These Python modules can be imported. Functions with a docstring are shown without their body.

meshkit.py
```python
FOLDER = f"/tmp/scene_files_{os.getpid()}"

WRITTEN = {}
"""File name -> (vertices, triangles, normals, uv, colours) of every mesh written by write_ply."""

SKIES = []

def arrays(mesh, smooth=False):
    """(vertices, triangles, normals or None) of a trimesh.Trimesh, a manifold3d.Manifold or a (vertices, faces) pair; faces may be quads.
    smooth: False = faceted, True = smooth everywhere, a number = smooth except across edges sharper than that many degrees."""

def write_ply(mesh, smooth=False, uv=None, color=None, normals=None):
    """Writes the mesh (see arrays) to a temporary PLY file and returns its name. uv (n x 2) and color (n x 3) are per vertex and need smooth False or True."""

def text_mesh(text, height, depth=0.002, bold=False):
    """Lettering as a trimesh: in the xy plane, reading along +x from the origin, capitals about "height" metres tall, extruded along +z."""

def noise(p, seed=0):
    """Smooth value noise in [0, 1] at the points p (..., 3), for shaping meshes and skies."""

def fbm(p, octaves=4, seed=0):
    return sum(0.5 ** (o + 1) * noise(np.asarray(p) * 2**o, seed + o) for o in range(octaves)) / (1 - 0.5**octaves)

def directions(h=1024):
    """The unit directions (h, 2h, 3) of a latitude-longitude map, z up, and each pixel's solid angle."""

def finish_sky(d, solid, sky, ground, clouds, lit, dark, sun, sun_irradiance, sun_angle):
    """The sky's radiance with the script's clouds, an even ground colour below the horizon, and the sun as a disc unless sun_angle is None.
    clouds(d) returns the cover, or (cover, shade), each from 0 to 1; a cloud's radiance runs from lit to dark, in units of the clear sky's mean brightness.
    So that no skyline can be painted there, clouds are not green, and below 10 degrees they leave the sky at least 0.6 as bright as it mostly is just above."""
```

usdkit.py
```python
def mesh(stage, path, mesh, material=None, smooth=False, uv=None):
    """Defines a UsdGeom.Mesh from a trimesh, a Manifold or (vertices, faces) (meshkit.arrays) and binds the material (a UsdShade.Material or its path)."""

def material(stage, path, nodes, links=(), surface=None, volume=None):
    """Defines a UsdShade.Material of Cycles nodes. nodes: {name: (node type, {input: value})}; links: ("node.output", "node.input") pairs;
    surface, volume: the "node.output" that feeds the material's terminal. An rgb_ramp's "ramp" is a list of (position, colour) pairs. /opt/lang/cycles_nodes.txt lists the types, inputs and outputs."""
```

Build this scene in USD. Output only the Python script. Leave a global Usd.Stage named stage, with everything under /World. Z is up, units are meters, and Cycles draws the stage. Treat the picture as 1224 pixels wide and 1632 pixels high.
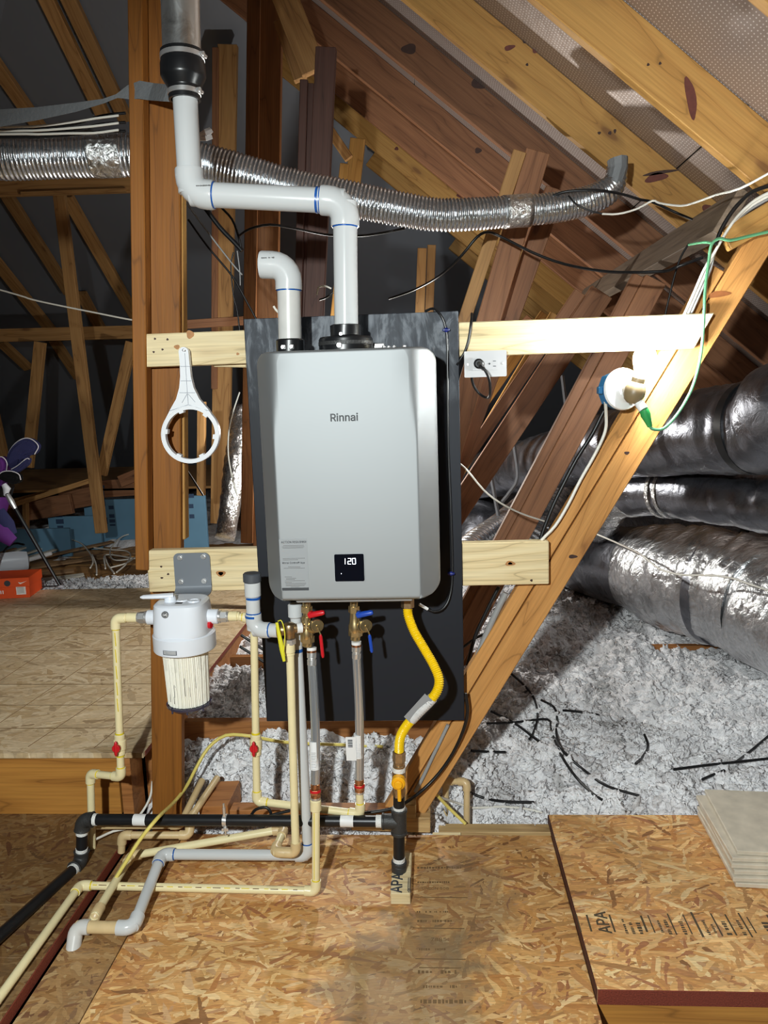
import math, random, re
import numpy as np, trimesh, usdkit, meshkit
from pxr import Usd, UsdGeom, UsdLux, UsdShade, Gf, Sdf, Vt
from shapely.geometry import Polygon, Point, LineString
from shapely import union_all

random.seed(7); RNG = np.random.default_rng(7)
stage = Usd.Stage.CreateInMemory()
UsdGeom.SetStageUpAxis(stage, UsdGeom.Tokens.z); UsdGeom.SetStageMetersPerUnit(stage, 1.0)
UsdGeom.Xform.Define(stage, '/World'); UsdGeom.Scope.Define(stage, '/World/Looks')

# ---------------------------------------------------------------- camera
FPX = 1226.0                                   # focal length in pixels of the 1224 x 1632 frame
CPOS = np.array([0, 0, 1.4])
_p, _y, _r = np.radians([8.9, 3.6, 1.8])       # pitch down, yaw left, roll
CF = np.array([-np.sin(_y) * np.cos(_p), np.cos(_y) * np.cos(_p), -np.sin(_p)])
_r0 = np.array([np.cos(_y), np.sin(_y), 0]); _u0 = np.cross(_r0, CF)
CR = np.cos(_r) * _r0 - np.sin(_r) * _u0; CU = np.sin(_r) * _r0 + np.cos(_r) * _u0
cam = UsdGeom.Camera.Define(stage, '/World/camera')
cam.CreateHorizontalApertureAttr(24.0); cam.CreateVerticalApertureAttr(32.0)
cam.CreateFocalLengthAttr(24.0 * FPX / 1224)
cam.CreateClippingRangeAttr(Gf.Vec2f(0.05, 100))
_m = np.eye(4); _m[0, :3], _m[1, :3], _m[2, :3], _m[3, :3] = CR, CU, -CF, CPOS
UsdGeom.Xformable(cam).AddTransformOp().Set(Gf.Matrix4d(_m.tolist()))
cam.CreateExposureAttr(0.0)

# ---------------------------------------------------------------- light
def lamp(name, pos, radius, power, color, aim=None, cone=90.0, soft=0.3):     # power in watts
    l = UsdLux.SphereLight.Define(stage, '/World/' + name)
    l.CreateRadiusAttr(radius); l.CreateNormalizeAttr(True); l.CreateIntensityAttr(power); l.CreateColorAttr(Gf.Vec3f(*color))
    if aim is None: UsdGeom.Xformable(l).AddTranslateOp().Set(Gf.Vec3d(*pos)); return l
    z = np.subtract(pos, aim); z = z / np.linalg.norm(z); x = np.cross((0, 0, 1), z); x /= np.linalg.norm(x); M = np.eye(4); M[0, :3], M[1, :3], M[2, :3], M[3, :3] = x, np.cross(z, x), z, pos
    UsdGeom.Xformable(l).AddTransformOp().Set(Gf.Matrix4d(M.tolist())); s = UsdLux.ShapingAPI.Apply(l.GetPrim()); s.CreateShapingConeAngleAttr(cone); s.CreateShapingConeSoftnessAttr(soft); return l
lamp('work_light', (-0.45, -0.35, 1.74), 0.035, 90.0, (0.93, 1.0, 0.985), aim=(0.16, 2.2, 0.42), cone=52.0, soft=0.55)          # flood lamp set up beside the photographer
lamp('far_bulb', (-0.36, 3.95, 1.30), 0.035, 19.0, (1.0, 0.98, 0.92))             # bulb deeper in the attic, behind the heater board
BULB_STRENGTH = 430.0

# ---------------------------------------------------------------- helpers
def P(x, y, Y=None, z=None, X=None):           # the point where the sight line through a photo pixel meets a plane
    d = CF + CR * (x - 612) / FPX + CU * (816 - y) / FPX
    t = (Y - CPOS[1]) / d[1] if Y is not None else (z - CPOS[2]) / d[2] if z is not None else (X - CPOS[0]) / d[0]
    return CPOS + d * t
def V(*a): return np.array(a, float)
def unit(v): v = np.asarray(v, float); return v / max(np.linalg.norm(v), 1e-12)

used = {}
def numbered(path):
    k = used.get(path, -1) + 1; used[path] = k
    return path if k == 0 else f'{path}_{k:03d}'
def setd(prim, **kw):
    for k, v in kw.items():
        if v: prim.SetCustomDataByKey(k, v)
def xf(prim, M):
    M = np.asarray(M, float)
    UsdGeom.Xformable(prim).AddTransformOp().Set(Gf.Matrix4d(M.T.tolist()))

class Thing:
    def __init__(s, name, label, cat, loc=(0, 0, 0), group=None, kind=None, M=None):
        s.path = numbered('/World/' + name)
        s.prim = UsdGeom.Xform.Define(stage, s.path).GetPrim()
        s.M = np.eye(4) if M is None else np.asarray(M, float).copy()
        if M is None: s.M[:3, 3] = loc
        s.Mi = np.linalg.inv(s.M); xf(s.prim, s.M)
        setd(s.prim, label=label, category=cat, group=group, kind=kind)
    def part(s, name, mesh, mat, smooth=35, under=None, label=None, local=False, kind=None):
        base = under if under else s.path
        path = numbered(base + '/' + name)
        v, f, n = meshkit.arrays(mesh, smooth)
        if not local:
            v = v @ s.Mi[:3, :3].T + s.Mi[:3, 3]
            if n is not None: n = n @ s.Mi[:3, :3].T
        put(path, v, f, n, mat); pr = stage.GetPrimAtPath(path)
        setd(pr, label=label, kind=kind)
        return path
def put(path, v, f, n, mat):
    m = UsdGeom.Mesh.Define(stage, path)
    m.CreatePointsAttr(Vt.Vec3fArray.FromNumpy(np.ascontiguousarray(v, np.float32)))
    m.CreateFaceVertexCountsAttr(Vt.IntArray.FromNumpy(np.full(len(f), 3, np.int32)))
    m.CreateFaceVertexIndicesAttr(Vt.IntArray.FromNumpy(np.ascontiguousarray(f, np.int32).ravel()))
    m.CreateSubdivisionSchemeAttr('none')
    if n is not None:
        m.CreateNormalsAttr(Vt.Vec3fArray.FromNumpy(np.ascontiguousarray(n, np.float32))); m.SetNormalsInterpolation('vertex')
    UsdShade.MaterialBindingAPI.Apply(m.GetPrim()).Bind(UsdShade.Material.Get(stage, mat))
    return m
def single(name, label, cat, mesh, mat, smooth=35, group=None, kind=None, M=None):
    path = numbered('/World/' + name)
    v, f, n = meshkit.arrays(mesh, smooth)
    put(path, v, f, n, mat); pr = stage.GetPrimAtPath(path)
    if M is not None: xf(pr, M)
    setd(pr, label=label, category=cat, group=group, kind=kind)
    return path

def frame(o, ex, ez_hint=(0, -1, 0)):          # matrix whose x axis is ex
    ex = unit(ex); ey = unit(np.cross(ez_hint, ex)); ez = np.cross(ex, ey)
    M = np.eye(4); M[:3, 0], M[:3, 1], M[:3, 2], M[:3, 3] = ex, ey, ez, o
    return M
def tm(v, f): return trimesh.Trimesh(np.asarray(v, float), np.asarray(f, int), process=False)
def cat(*ms):
    ms = [m for m in ms if m is not None]
    return trimesh.util.concatenate([x if isinstance(x, trimesh.Trimesh) else tm(*x) for x in ms])
def cbox(sx, sy, sz, c=0.0015, center=(0, 0, 0)):     # box with chamfered edges
    h = np.array([sx, sy, sz]) / 2; c = min(c, h.min() * 0.45); pts = []
    for s in np.ndindex(2, 2, 2):
        s = np.array(s) * 2 - 1
        for k in range(3):
            q = h - c; q[k] = h[k]; pts.append(s * q)
    m = trimesh.convex.convex_hull(np.array(pts)); m.apply_translation(center); return m
def box2(a, b, c=0.0015):
    a, b = np.minimum(a, b), np.maximum(a, b); return cbox(*(b - a), c=c, center=(a + b) / 2)
def rbox(sx, sy, sz, r, n=4, center=(0, 0, 0)):       # rounded in the xz outline, thin in y
    pts = []
    for cx, cz, a0 in ((1, 1, 0), (-1, 1, 90), (-1, -1, 180), (1, -1, 270)):
        for k in range(n + 1):
            a = math.radians(a0 + 90 * k / n)
            pts.append((cx * (sx / 2 - r) + r * math.cos(a), cz * (sz / 2 - r) + r * math.sin(a)))
    m = trimesh.creation.extrude_polygon(Polygon(pts), sy, engine='earcut')
    v = m.vertices.copy(); m = tm(np.c_[v[:, 0], sy / 2 - v[:, 2], v[:, 1]], m.faces); m.apply_translation(center); return m
def path_frames(p):
    p = np.asarray(p, float); t = np.gradient(p, axis=0) if len(p) > 2 else np.repeat([p[-1] - p[0]], 2, 0)
    t /= np.maximum(np.linalg.norm(t, axis=1, keepdims=True), 1e-12)
    a = np.array([0, 0, 1.0]) if abs(t[0, 2]) < 0.9 else np.array([1.0, 0, 0])
    n = np.zeros_like(t); n[0] = unit(a - t[0] * (a @ t[0]))
    for i in range(1, len(p)): n[i] = unit(n[i - 1] - t[i] * (n[i - 1] @ t[i]))
    return t, n, np.cross(t, n)
def tube(p, r, n=14, caps=True, prof=None):
    p = np.asarray(p, float); r = np.broadcast_to(r, (len(p),)); t, a, b = path_frames(p)
    th = np.arange(n) / n * 2 * np.pi; k = np.ones(n) if prof is None else prof(th)
    v = p[:, None] + (r[:, None] * (np.cos(th) * k)[None])[..., None] * a[:, None] + (r[:, None] * (np.sin(th) * k)[None])[..., None] * b[:, None]
    m = len(p); v = v.reshape(-1, 3); f = []
    i = np.arange(m - 1)[:, None] * n; j = np.arange(n)[None]; j2 = (j + 1) % n
    f = np.concatenate([np.stack([i + j, i + n + j, i + n + j2], -1).reshape(-1, 3), np.stack([i + j, i + n + j2, i + j2], -1).reshape(-1, 3)])[:, ::-1]
    if caps:
        v = np.vstack([v, p[0], p[-1]]); q = len(v); J = np.arange(n); J2 = (J + 1) % n
        f = np.vstack([f, np.stack([np.full(n, q - 2), J2, J], -1), np.stack([np.full(n, q - 1), (m - 1) * n + J, (m - 1) * n + J2], -1)])
    mm = tm(v, f)
    if mm.volume < 0: mm = tm(v, f[:, ::-1])
    return mm
def lathe(profile, o=(0, 0, 0), ax=(0, 0, 1), n=28):          # profile: (radius, height) pairs
    pr = np.asarray(profile, float); th = np.arange(n) / n * 2 * np.pi
    v = np.stack([pr[:, None, 0] * np.cos(th), pr[:, None, 0] * np.sin(th), np.repeat(pr[:, 1:2], n, 1)], -1).reshape(-1, 3)
    m = len(pr); i = np.arange(m - 1)[:, None] * n; j = np.arange(n)[None]; j2 = (j + 1) % n
    f = np.concatenate([np.stack([i + j, i + j2, i + n + j2], -1).reshape(-1, 3), np.stack([i + j, i + n + j2, i + n + j], -1).reshape(-1, 3)])
    az = unit(ax); hx = np.array([1.0, 0, 0]) if abs(az[0]) < 0.9 else np.array([0, 1.0, 0])
    ux = unit(hx - az * (hx @ az)); uy = np.cross(az, ux)
    v = v[:, :1] * ux + v[:, 1:2] * uy + v[:, 2:] * az + np.asarray(o, float)
    mm = tm(v, f); mm.merge_vertices(); return mm
def cyl(a, b, r, n=18, c=None):
    a, b = np.asarray(a, float), np.asarray(b, float); L = np.linalg.norm(b - a); c = min(r, L) * 0.15 if c is None else c
    return lathe([(0, 0), (r - c, 0), (r, c), (r, L - c), (r - c, L), (0, L)], a, b - a, n)
def hexnut(a, b, r): return lathe([(0, 0), (r, 0), (r, np.linalg.norm(np.subtract(b, a))), (0, np.linalg.norm(np.subtract(b, a)))], a, np.subtract(b, a), 6)
def spline(pts, step=0.02):
    p = np.asarray(pts, float)
    if len(p) == 2:
        k = max(2, int(np.linalg.norm(p[1] - p[0]) / step)); return p[0] + (p[1] - p[0]) * np.linspace(0, 1, k)[:, None]
    q = np.vstack([2 * p[0] - p[1], p, 2 * p[-1] - p[-2]]); out = []
    for i in range(1, len(q) - 2):
        k = max(3, int(np.linalg.norm(q[i + 1] - q[i]) / step)); t = np.linspace(0, 1, k, endpoint=False)[:, None]
        a, b, c, d = q[i - 1], q[i], q[i + 1], q[i + 2]
        out.append(0.5 * (2 * b + (c - a) * t + (2 * a - 5 * b + 4 * c - d) * t ** 2 + (3 * b - a - 3 * c + d) * t ** 3))
    return np.vstack(out + [p[-1:]])
def text(s, h, depth=0.0004, bold=False, M=np.eye(4)):
    m = meshkit.text_mesh(s, h, depth, bold); m.apply_transform(M); return m
def facing(o, right=(1, 0, 0), up=(0, 0, 1)):  # xy plane -> right/up plane
    M = np.eye(4); M[:3, 0], M[:3, 1], M[:3, 2], M[:3, 3] = right, up, np.cross(right, up), o
    return M

# ---------------------------------------------------------------- materials
def srgb(r, g, b): return tuple(((c / 255 + 0.055) / 1.055) ** 2.4 if c / 255 > 0.04045 else c / 255 / 12.92 for c in (r, g, b))
L = '/World/Looks/'
def plain(name, col, rough=0.5, metal=0.0, bump=0.0, scale=60, var=0.0, **kw):
    nodes = {'p': ('principled_bsdf', dict(base_color=col, roughness=rough, metallic=metal, **kw))}; links = []
    if bump or var:
        nodes['t'] = ('texture_coordinate', {}); nodes['n'] = ('noise_texture', {'scale': scale, 'detail': 4.0}); links.append(('t.object', 'n.vector'))
    if bump:
        nodes['b'] = ('bump', {'strength': bump, 'distance': 0.01}); links += [('n.fac', 'b.height'), ('b.normal', 'p.normal')]
    if var:
        nodes['r'] = ('rgb_ramp', {'ramp': [(0.25, tuple(c * (1 - var) for c in col)), (0.75, tuple(min(1, c * (1 + var)) for c in col))]}); links += [('n.fac', 'r.fac'), ('r.color', 'p.base_color')]
    usdkit.material(stage, L + name, nodes, links, surface='p.BSDF'); return L + name
def wood(name, light, dark, knot, rough=0.6, spread=0.25, knots=1.0, grain=1.0, con=0.5):
    dark = tuple(a * (1 - con) + b * con for a, b in zip(light, dark))
    n, k = {}, []
    n['t'] = ('texture_coordinate', {}); n['oi'] = ('object_info', {})
    n['rm'] = ('math', {'math_type': 'multiply', 'value2': 37.0}); k.append(('oi.random', 'rm.value1'))
    n['cx'] = ('combine_xyz', {}); k += [('rm.value', 'cx.x'), ('rm.value', 'cx.y'), ('rm.value', 'cx.z')]
    n['m'] = ('mapping', {'scale': (0.9, 9.0, 9.0)}); k += [('t.object', 'm.vector'), ('cx.xyz' if False else 'cx.vector', 'm.location')]
    n['n1'] = ('noise_texture', {'scale': 1.1, 'detail': 2.0, 'distortion': 0.3}); k.append(('m.vector', 'n1.vector'))
    n['f'] = ('math', {'math_type': 'multiply', 'value2': 13.0 * grain}); k.append(('n1.fac', 'f.value1'))
    n['s'] = ('math', {'math_type': 'pingpong', 'value2': 1.0}); k.append(('f.value', 's.value1'))
    n['m2'] = ('mapping', {'scale': (4.0, 160.0, 160.0)}); k.append(('t.object', 'm2.vector'))
    n['n2'] = ('noise_texture', {'scale': 1.0, 'detail': 3.0}); k.append(('m2.vector', 'n2.vector'))
    n['r1'] = ('rgb_ramp', {'ramp': [(0.0, light), (0.55, tuple(0.6 * a + 0.4 * b for a, b in zip(light, dark))), (0.93, dark), (1.0, tuple(0.7 * a for a in dark))]}); k.append(('s.value', 'r1.fac'))
    n['r2'] = ('rgb_ramp', {'ramp': [(0.3, (0.78, 0.78, 0.78)), (0.7, (1.08, 1.08, 1.08))]}); k.append(('n2.fac', 'r2.fac'))
    n['x1'] = ('mix', {'mix_type': 'multiply', 'fac': 0.8}); k += [('r1.color', 'x1.color1'), ('r2.color', 'x1.color2')]
    n['mk'] = ('mapping', {'scale': (2.6, 8.0, 8.0)}); k += [('t.object', 'mk.vector'), ('cx.vector', 'mk.location')]
    n['v'] = ('voronoi_texture', {'scale': 1.0, 'randomness': 1.0}); k.append(('mk.vector', 'v.vector'))
    n['rk'] = ('rgb_ramp', {'ramp': [(0.0, (1, 1, 1)), (0.075, (0.9, 0.9, 0.9)), (0.11, (0.35, 0.35, 0.35)), (0.2, (0, 0, 0))]}); k.append(('v.distance', 'rk.fac'))
    n['kf'] = ('math', {'math_type': 'multiply', 'value2': 0.85 * knots}); k.append(('rk.color', 'kf.value1'))
    n['x2'] = ('mix', {'mix_type': 'mix', 'color2': knot}); k += [('kf.value', 'x2.fac'), ('x1.color', 'x2.color1')]
    n['rv'] = ('map_range', {'from_min': 0.0, 'from_max': 1.0, 'to_min': 1 - spread, 'to_max': 1 + spread}); k.append(('oi.random', 'rv.value'))
    n['hs'] = ('hsv', {'hue': 0.5, 'saturation': 1.0}); k += [('rv.result', 'hs.value'), ('x2.color', 'hs.color')]
    n['b'] = ('bump', {'strength': 0.12, 'distance': 0.004}); k += [('n2.fac', 'b.height')]
    n['p'] = ('principled_bsdf', {'roughness': rough, 'specular_ior_level': 0.35}); k += [('hs.color', 'p.base_color'), ('b.normal', 'p.normal')]
    usdkit.material(stage, L + name, n, k, surface='p.BSDF'); return L + name
def osb(name, cols, scale=1.0, dirt=0.0, rough=0.55, stain=None, sat=1.0):
    """strands: several layers of stretched cells lying at different angles, the topmost one wins"""
    n, k = {'t': ('texture_coordinate', {})}, []
    n['w'] = ('noise_texture', {'scale': 9.0, 'detail': 1.0}); k.append(('t.object', 'w.vector'))
    n['wm'] = ('mix', {'mix_type': 'linear_light', 'fac': 0.012}); k += [('t.object', 'wm.color1'), ('w.color', 'wm.color2')]
    prev = None
    for i, (a, sx, sy) in enumerate([(0.1, 9, 70), (0.75, 12, 80), (-0.55, 10, 75), (1.35, 13, 85), (-1.1, 11, 72), (0.35, 20, 120), (-0.25, 8, 60)]):
        n[f'm{i}'] = ('mapping', {'mapping_type': 'texture', 'rotation': (0, 0, a), 'scale': (1 / (sx * scale), 1 / (sy * scale), 1.0), 'location': (i * 7.3, i * 3.1, i * 1.7)}); k.append(('wm.color', f'm{i}.vector'))
        n[f'v{i}'] = ('voronoi_texture', {'scale': 1.0, 'dimensions': '2D'}); k.append((f'm{i}.vector', f'v{i}.vector'))
        n[f's{i}'] = ('separate_color', {}); k.append((f'v{i}.color', f's{i}.color'))
        n[f'd{i}'] = ('math', {'math_type': 'multiply_add', 'value2': -0.35}); k += [(f'v{i}.distance', f'd{i}.value1'), (f's{i}.r', f'd{i}.value3')]
        if prev is None: prev = (f'd{i}.value', f's{i}.g')
        else:
            n[f'g{i}'] = ('math', {'math_type': 'greater_than'}); k += [(f'd{i}.value', f'g{i}.value1'), (prev[0], f'g{i}.value2')]
            n[f'h{i}'] = ('math', {'math_type': 'maximum'}); k += [(f'd{i}.value', f'h{i}.value1'), (prev[0], f'h{i}.value2')]
            n[f'c{i}'] = ('mix_float', {}); k += [(f'g{i}.value', f'c{i}.fac'), (prev[1], f'c{i}.a'), (f's{i}.g', f'c{i}.b')]
            prev = (f'h{i}.value', f'c{i}.result')
    m = len(cols)
    n['rc'] = ('rgb_ramp', {'ramp': [(j / (m - 1), c) for j, c in enumerate(cols)]}); k.append((prev[1], 'rc.fac'))
    n['fb'] = ('mapping', {'scale': (30, 160, 30), 'rotation': (0, 0, 0.3)}); k.append(('t.object', 'fb.vector'))
    n['fn'] = ('noise_texture', {'scale': 1.5, 'detail': 3.0}); k.append(('fb.vector', 'fn.vector'))
    n['fr'] = ('rgb_ramp', {'ramp': [(0.3, (0.72, 0.7, 0.68)), (0.7, (1.12, 1.1, 1.08))]}); k.append(('fn.fac', 'fr.fac'))
    n['x'] = ('mix', {'mix_type': 'multiply', 'fac': 0.8}); k += [('rc.color', 'x.color1'), ('fr.color', 'x.color2')]
    n['dn'] = ('noise_texture', {'scale': 2.2, 'detail': 5.0, 'roughness': 0.65}); k.append(('t.object', 'dn.vector'))
    n['dr'] = ('map_range', {'from_min': 0.42, 'from_max': 0.72, 'to_min': 0.0, 'to_max': 0.75 * dirt, 'clamp': True}); k.append(('dn.fac', 'dr.value'))
    n['xd'] = ('mix', {'mix_type': 'mix', 'color2': srgb(112, 98, 76)}); k += [('dr.result', 'xd.fac'), ('x.color', 'xd.color1')]
    out = 'xd.color'
    for i, (cx, cy, rx, ry, st) in enumerate(stain or []):
        n[f'sm{i}'] = ('mapping', {'location': (-cx / rx, -cy / ry, 0), 'scale': (1 / rx, 1 / ry, 0)}); k.append(('t.object', f'sm{i}.vector'))
        n[f'sl{i}'] = ('gradient_texture', {'gradient_type': 'spherical'}); k.append((f'sm{i}.vector', f'sl{i}.vector'))
        n[f'sn{i}'] = ('noise_texture', {'scale': 14.0, 'detail': 4.0}); k.append(('t.object', f'sn{i}.vector'))
        n[f'sa{i}'] = ('math', {'math_type': 'multiply_add', 'value2': 1.1, 'value3': -0.55}); k.append((f'sn{i}.fac', f'sa{i}.value1'))
        n[f'sb{i}'] = ('math', {'math_type': 'add'}); k += [(f'sl{i}.fac', f'sb{i}.value1'), (f'sa{i}.value', f'sb{i}.value2')]
        n[f'sr{i}'] = ('map_range', {'from_min': 0.2, 'from_max': 0.4, 'to_min': 0.0, 'to_max': st, 'clamp': True}); k.append((f'sb{i}.value', f'sr{i}.value'))
        n[f'sx{i}'] = ('mix', {'mix_type': 'mix', 'color2': srgb(112, 98, 76)}); k += [(f'sr{i}.result', f'sx{i}.fac'), (out, f'sx{i}.color1')]
        out = f'sx{i}.color'
    n['b'] = ('bump', {'strength': 0.35, 'distance': 0.003}); k.append((prev[0], 'b.height'))
    n['hs'] = ('hsv', {'saturation': sat}); k.append((out, 'hs.color'))
    n['p'] = ('principled_bsdf', {'roughness': rough, 'specular_ior_level': 0.4}); k += [('hs.color', 'p.base_color'), ('b.normal', 'p.normal')]
    usdkit.material(stage, L + name, n, k, surface='p.BSDF'); return L + name
def foil(name, col, rough, s1, strength, metal=0.95, stretch=(1, 1, 1)):
    n = {'t': ('texture_coordinate', {}), 'm': ('mapping', {'scale': stretch}), 'n1': ('noise_texture', {'scale': s1, 'detail': 5.0, 'roughness': 0.62, 'distortion': 0.6}),
         'v': ('voronoi_texture', {'scale': s1 * 0.9, 'feature': 'distance_to_edge'}), 'a': ('math', {'math_type': 'multiply_add', 'value2': 0.5}),
         'b': ('bump', {'strength': strength, 'distance': 0.02}), 'r': ('map_range', {'from_min': 0.3, 'from_max': 0.7, 'to_min': rough * 0.7, 'to_max': rough * 1.35}),
         'p': ('principled_bsdf', {'base_color': col, 'metallic': metal})}
    usdkit.material(stage, L + name, n, [('t.object', 'm.vector'), ('m.vector', 'n1.vector'), ('m.vector', 'v.vector'), ('v.distance', 'a.value1'), ('n1.fac', 'a.value3'), ('a.value', 'b.height'),
                    ('n1.fac', 'r.value'), ('r.result', 'p.roughness'), ('b.normal', 'p.normal')], surface='p.BSDF'); return L + name

W_SPRUCE = wood('new_spruce', srgb(228, 210, 168), srgb(204, 176, 124), srgb(130, 84, 45), spread=0.03, knots=0.5)
W_STRUT = wood('orange_fir', srgb(204, 148, 84), srgb(168, 112, 54), srgb(96, 48, 26), spread=0.05, knots=0.4, con=0.4)
W_POST = wood('aged_fir', srgb(142, 88, 30), srgb(114, 66, 18), srgb(84, 44, 20), spread=0.08, knots=0.4, con=0.35)
W_BROWN = wood('brown_fir', srgb(134, 88, 50), srgb(106, 64, 34), srgb(52, 28, 18), spread=0.08, knots=0.6, con=0.45)
W_GREY = wood('weathered_lumber', srgb(120, 104, 88), srgb(92, 78, 66), srgb(52, 40, 34), spread=0.1, knots=0.5)
W_RAFTER = wood('golden_pine', srgb(180, 136, 74), srgb(152, 102, 48), srgb(84, 40, 30), spread=0.08, knots=0.7, con=0.4)
W_PURPLE = wood('dark_purple_brown_fir', srgb(88, 60, 52), srgb(70, 46, 40), srgb(34, 20, 18), spread=0.1, knots=0.9)
W_DARK = wood('red_brown_fir', srgb(142, 98, 68), srgb(112, 72, 48), srgb(60, 34, 26), spread=0.15, knots=0.9)
W_OLD = wood('old_stud', srgb(180, 136, 84), srgb(146, 100, 56), srgb(80, 46, 26), spread=0.2, knots=0.7)
W_JOIST = wood('brown_joist', srgb(168, 112, 62), srgb(140, 86, 42), srgb(84, 46, 24), spread=0.12, knots=0.5)
W_FASCIA = wood('amber_fascia', srgb(190, 132, 60), srgb(150, 92, 36), srgb(100, 56, 24), spread=0.03, knots=0.35, grain=0.7)
W_BLOCK = wood('scrap_lumber', srgb(190, 160, 112), srgb(156, 120, 76), srgb(90, 60, 34), spread=0.2)
GOLD = [srgb(134, 88, 46), srgb(206, 156, 90), srgb(196, 140, 72), srgb(226, 184, 120), srgb(172, 112, 52), srgb(206, 152, 84), srgb(160, 102, 62), srgb(232, 198, 142), srgb(190, 134, 66)]
DULL = [srgb(112, 78, 48), srgb(180, 140, 90), srgb(160, 118, 70), srgb(188, 152, 104), srgb(140, 98, 54), srgb(168, 126, 78), srgb(120, 76, 50), srgb(192, 160, 112)]
PALE = [srgb(168, 142, 108), srgb(222, 200, 164), srgb(206, 180, 142), srgb(230, 210, 176), srgb(192, 164, 124), srgb(214, 190, 150)]
A_ = P(640, 1560, z=0); B_ = P(720, 1420, z=0)
OSB_MAIN = osb('osb_main', [tuple(min(1, c * 1.08) for c in x) for x in GOLD], dirt=0.22, sat=0.97, stain=[(A_[0], A_[1], 0.26, 0.30, 0.55), (B_[0] + .03, B_[1] - .05, 0.2, 0.34, 0.45)])
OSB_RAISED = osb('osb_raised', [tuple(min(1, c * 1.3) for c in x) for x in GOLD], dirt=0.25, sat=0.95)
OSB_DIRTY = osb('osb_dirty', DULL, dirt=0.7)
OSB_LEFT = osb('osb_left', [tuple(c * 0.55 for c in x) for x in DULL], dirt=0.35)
OSB_DECK = osb('osb_deck', PALE, scale=0.62, dirt=0.15)
RED_EDGE = plain('red_edge_paint', srgb(122, 52, 34), 0.7, bump=0.3, scale=300, var=0.3)
PVC = plain('white_pvc', srgb(198, 200, 201), 0.2, specular_ior_level=0.5)
PVC_OLD = plain('off_white_pvc', srgb(202, 200, 196), 0.3, var=0.08, scale=20)
CPVC = plain('cream_cpvc', srgb(232, 218, 172), 0.3, var=0.03, scale=30)
CPVC_TAN = plain('tan_cpvc', srgb(208, 182, 136), 0.35, var=0.08, scale=25)
YELLOW_CEMENT = plain('yellow_cement', srgb(222, 200, 40), 0.3)
BLUE_CEMENT = plain('blue_cement', srgb(30, 84, 160), 0.3)
BLACK_IRON = plain('black_iron', srgb(30, 31, 34), 0.35, metal=0.3, var=0.2, scale=40)
IRON_FIT = plain('grey_black_iron', srgb(62, 62, 62), 0.5, metal=0.4, bump=0.2, scale=200)
WHITE_DOPE = plain('white_pipe_dope', srgb(225, 225, 222), 0.6, bump=0.4, scale=200)
GALV = foil('galvanised_steel', (0.74, 0.76, 0.76), 0.35, 14, 0.05)
RUBBER = plain('black_rubber', srgb(24, 25, 27), 0.32)
STEEL = plain('stainless_steel', (0.80, 0.80, 0.80), 0.3, metal=0.8)
BRAID = plain('steel_braid', (0.56, 0.59, 0.63), 0.2, metal=0.72)
BRACKET = plain('grey_bracket_paint', srgb(126, 131, 138), 0.38, metal=0.25)
BRASS = plain('brass', (0.62, 0.47, 0.24), 0.3, metal=0.9, var=0.15, scale=90)
BRONZE = plain('dull_bronze', (0.42, 0.30, 0.17), 0.35, metal=0.9, var=0.2, scale=90)
COPPER = plain('copper', (0.62, 0.30, 0.16), 0.3, metal=0.95, var=0.2, scale=60)
RED = plain('red_plastic', srgb(196, 24, 36), 0.35)
BLUE = plain('blue_plastic', srgb(26, 70, 170), 0.35)
DKBLUE = plain('dark_blue_clip', srgb(24, 36, 110), 0.35)
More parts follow.
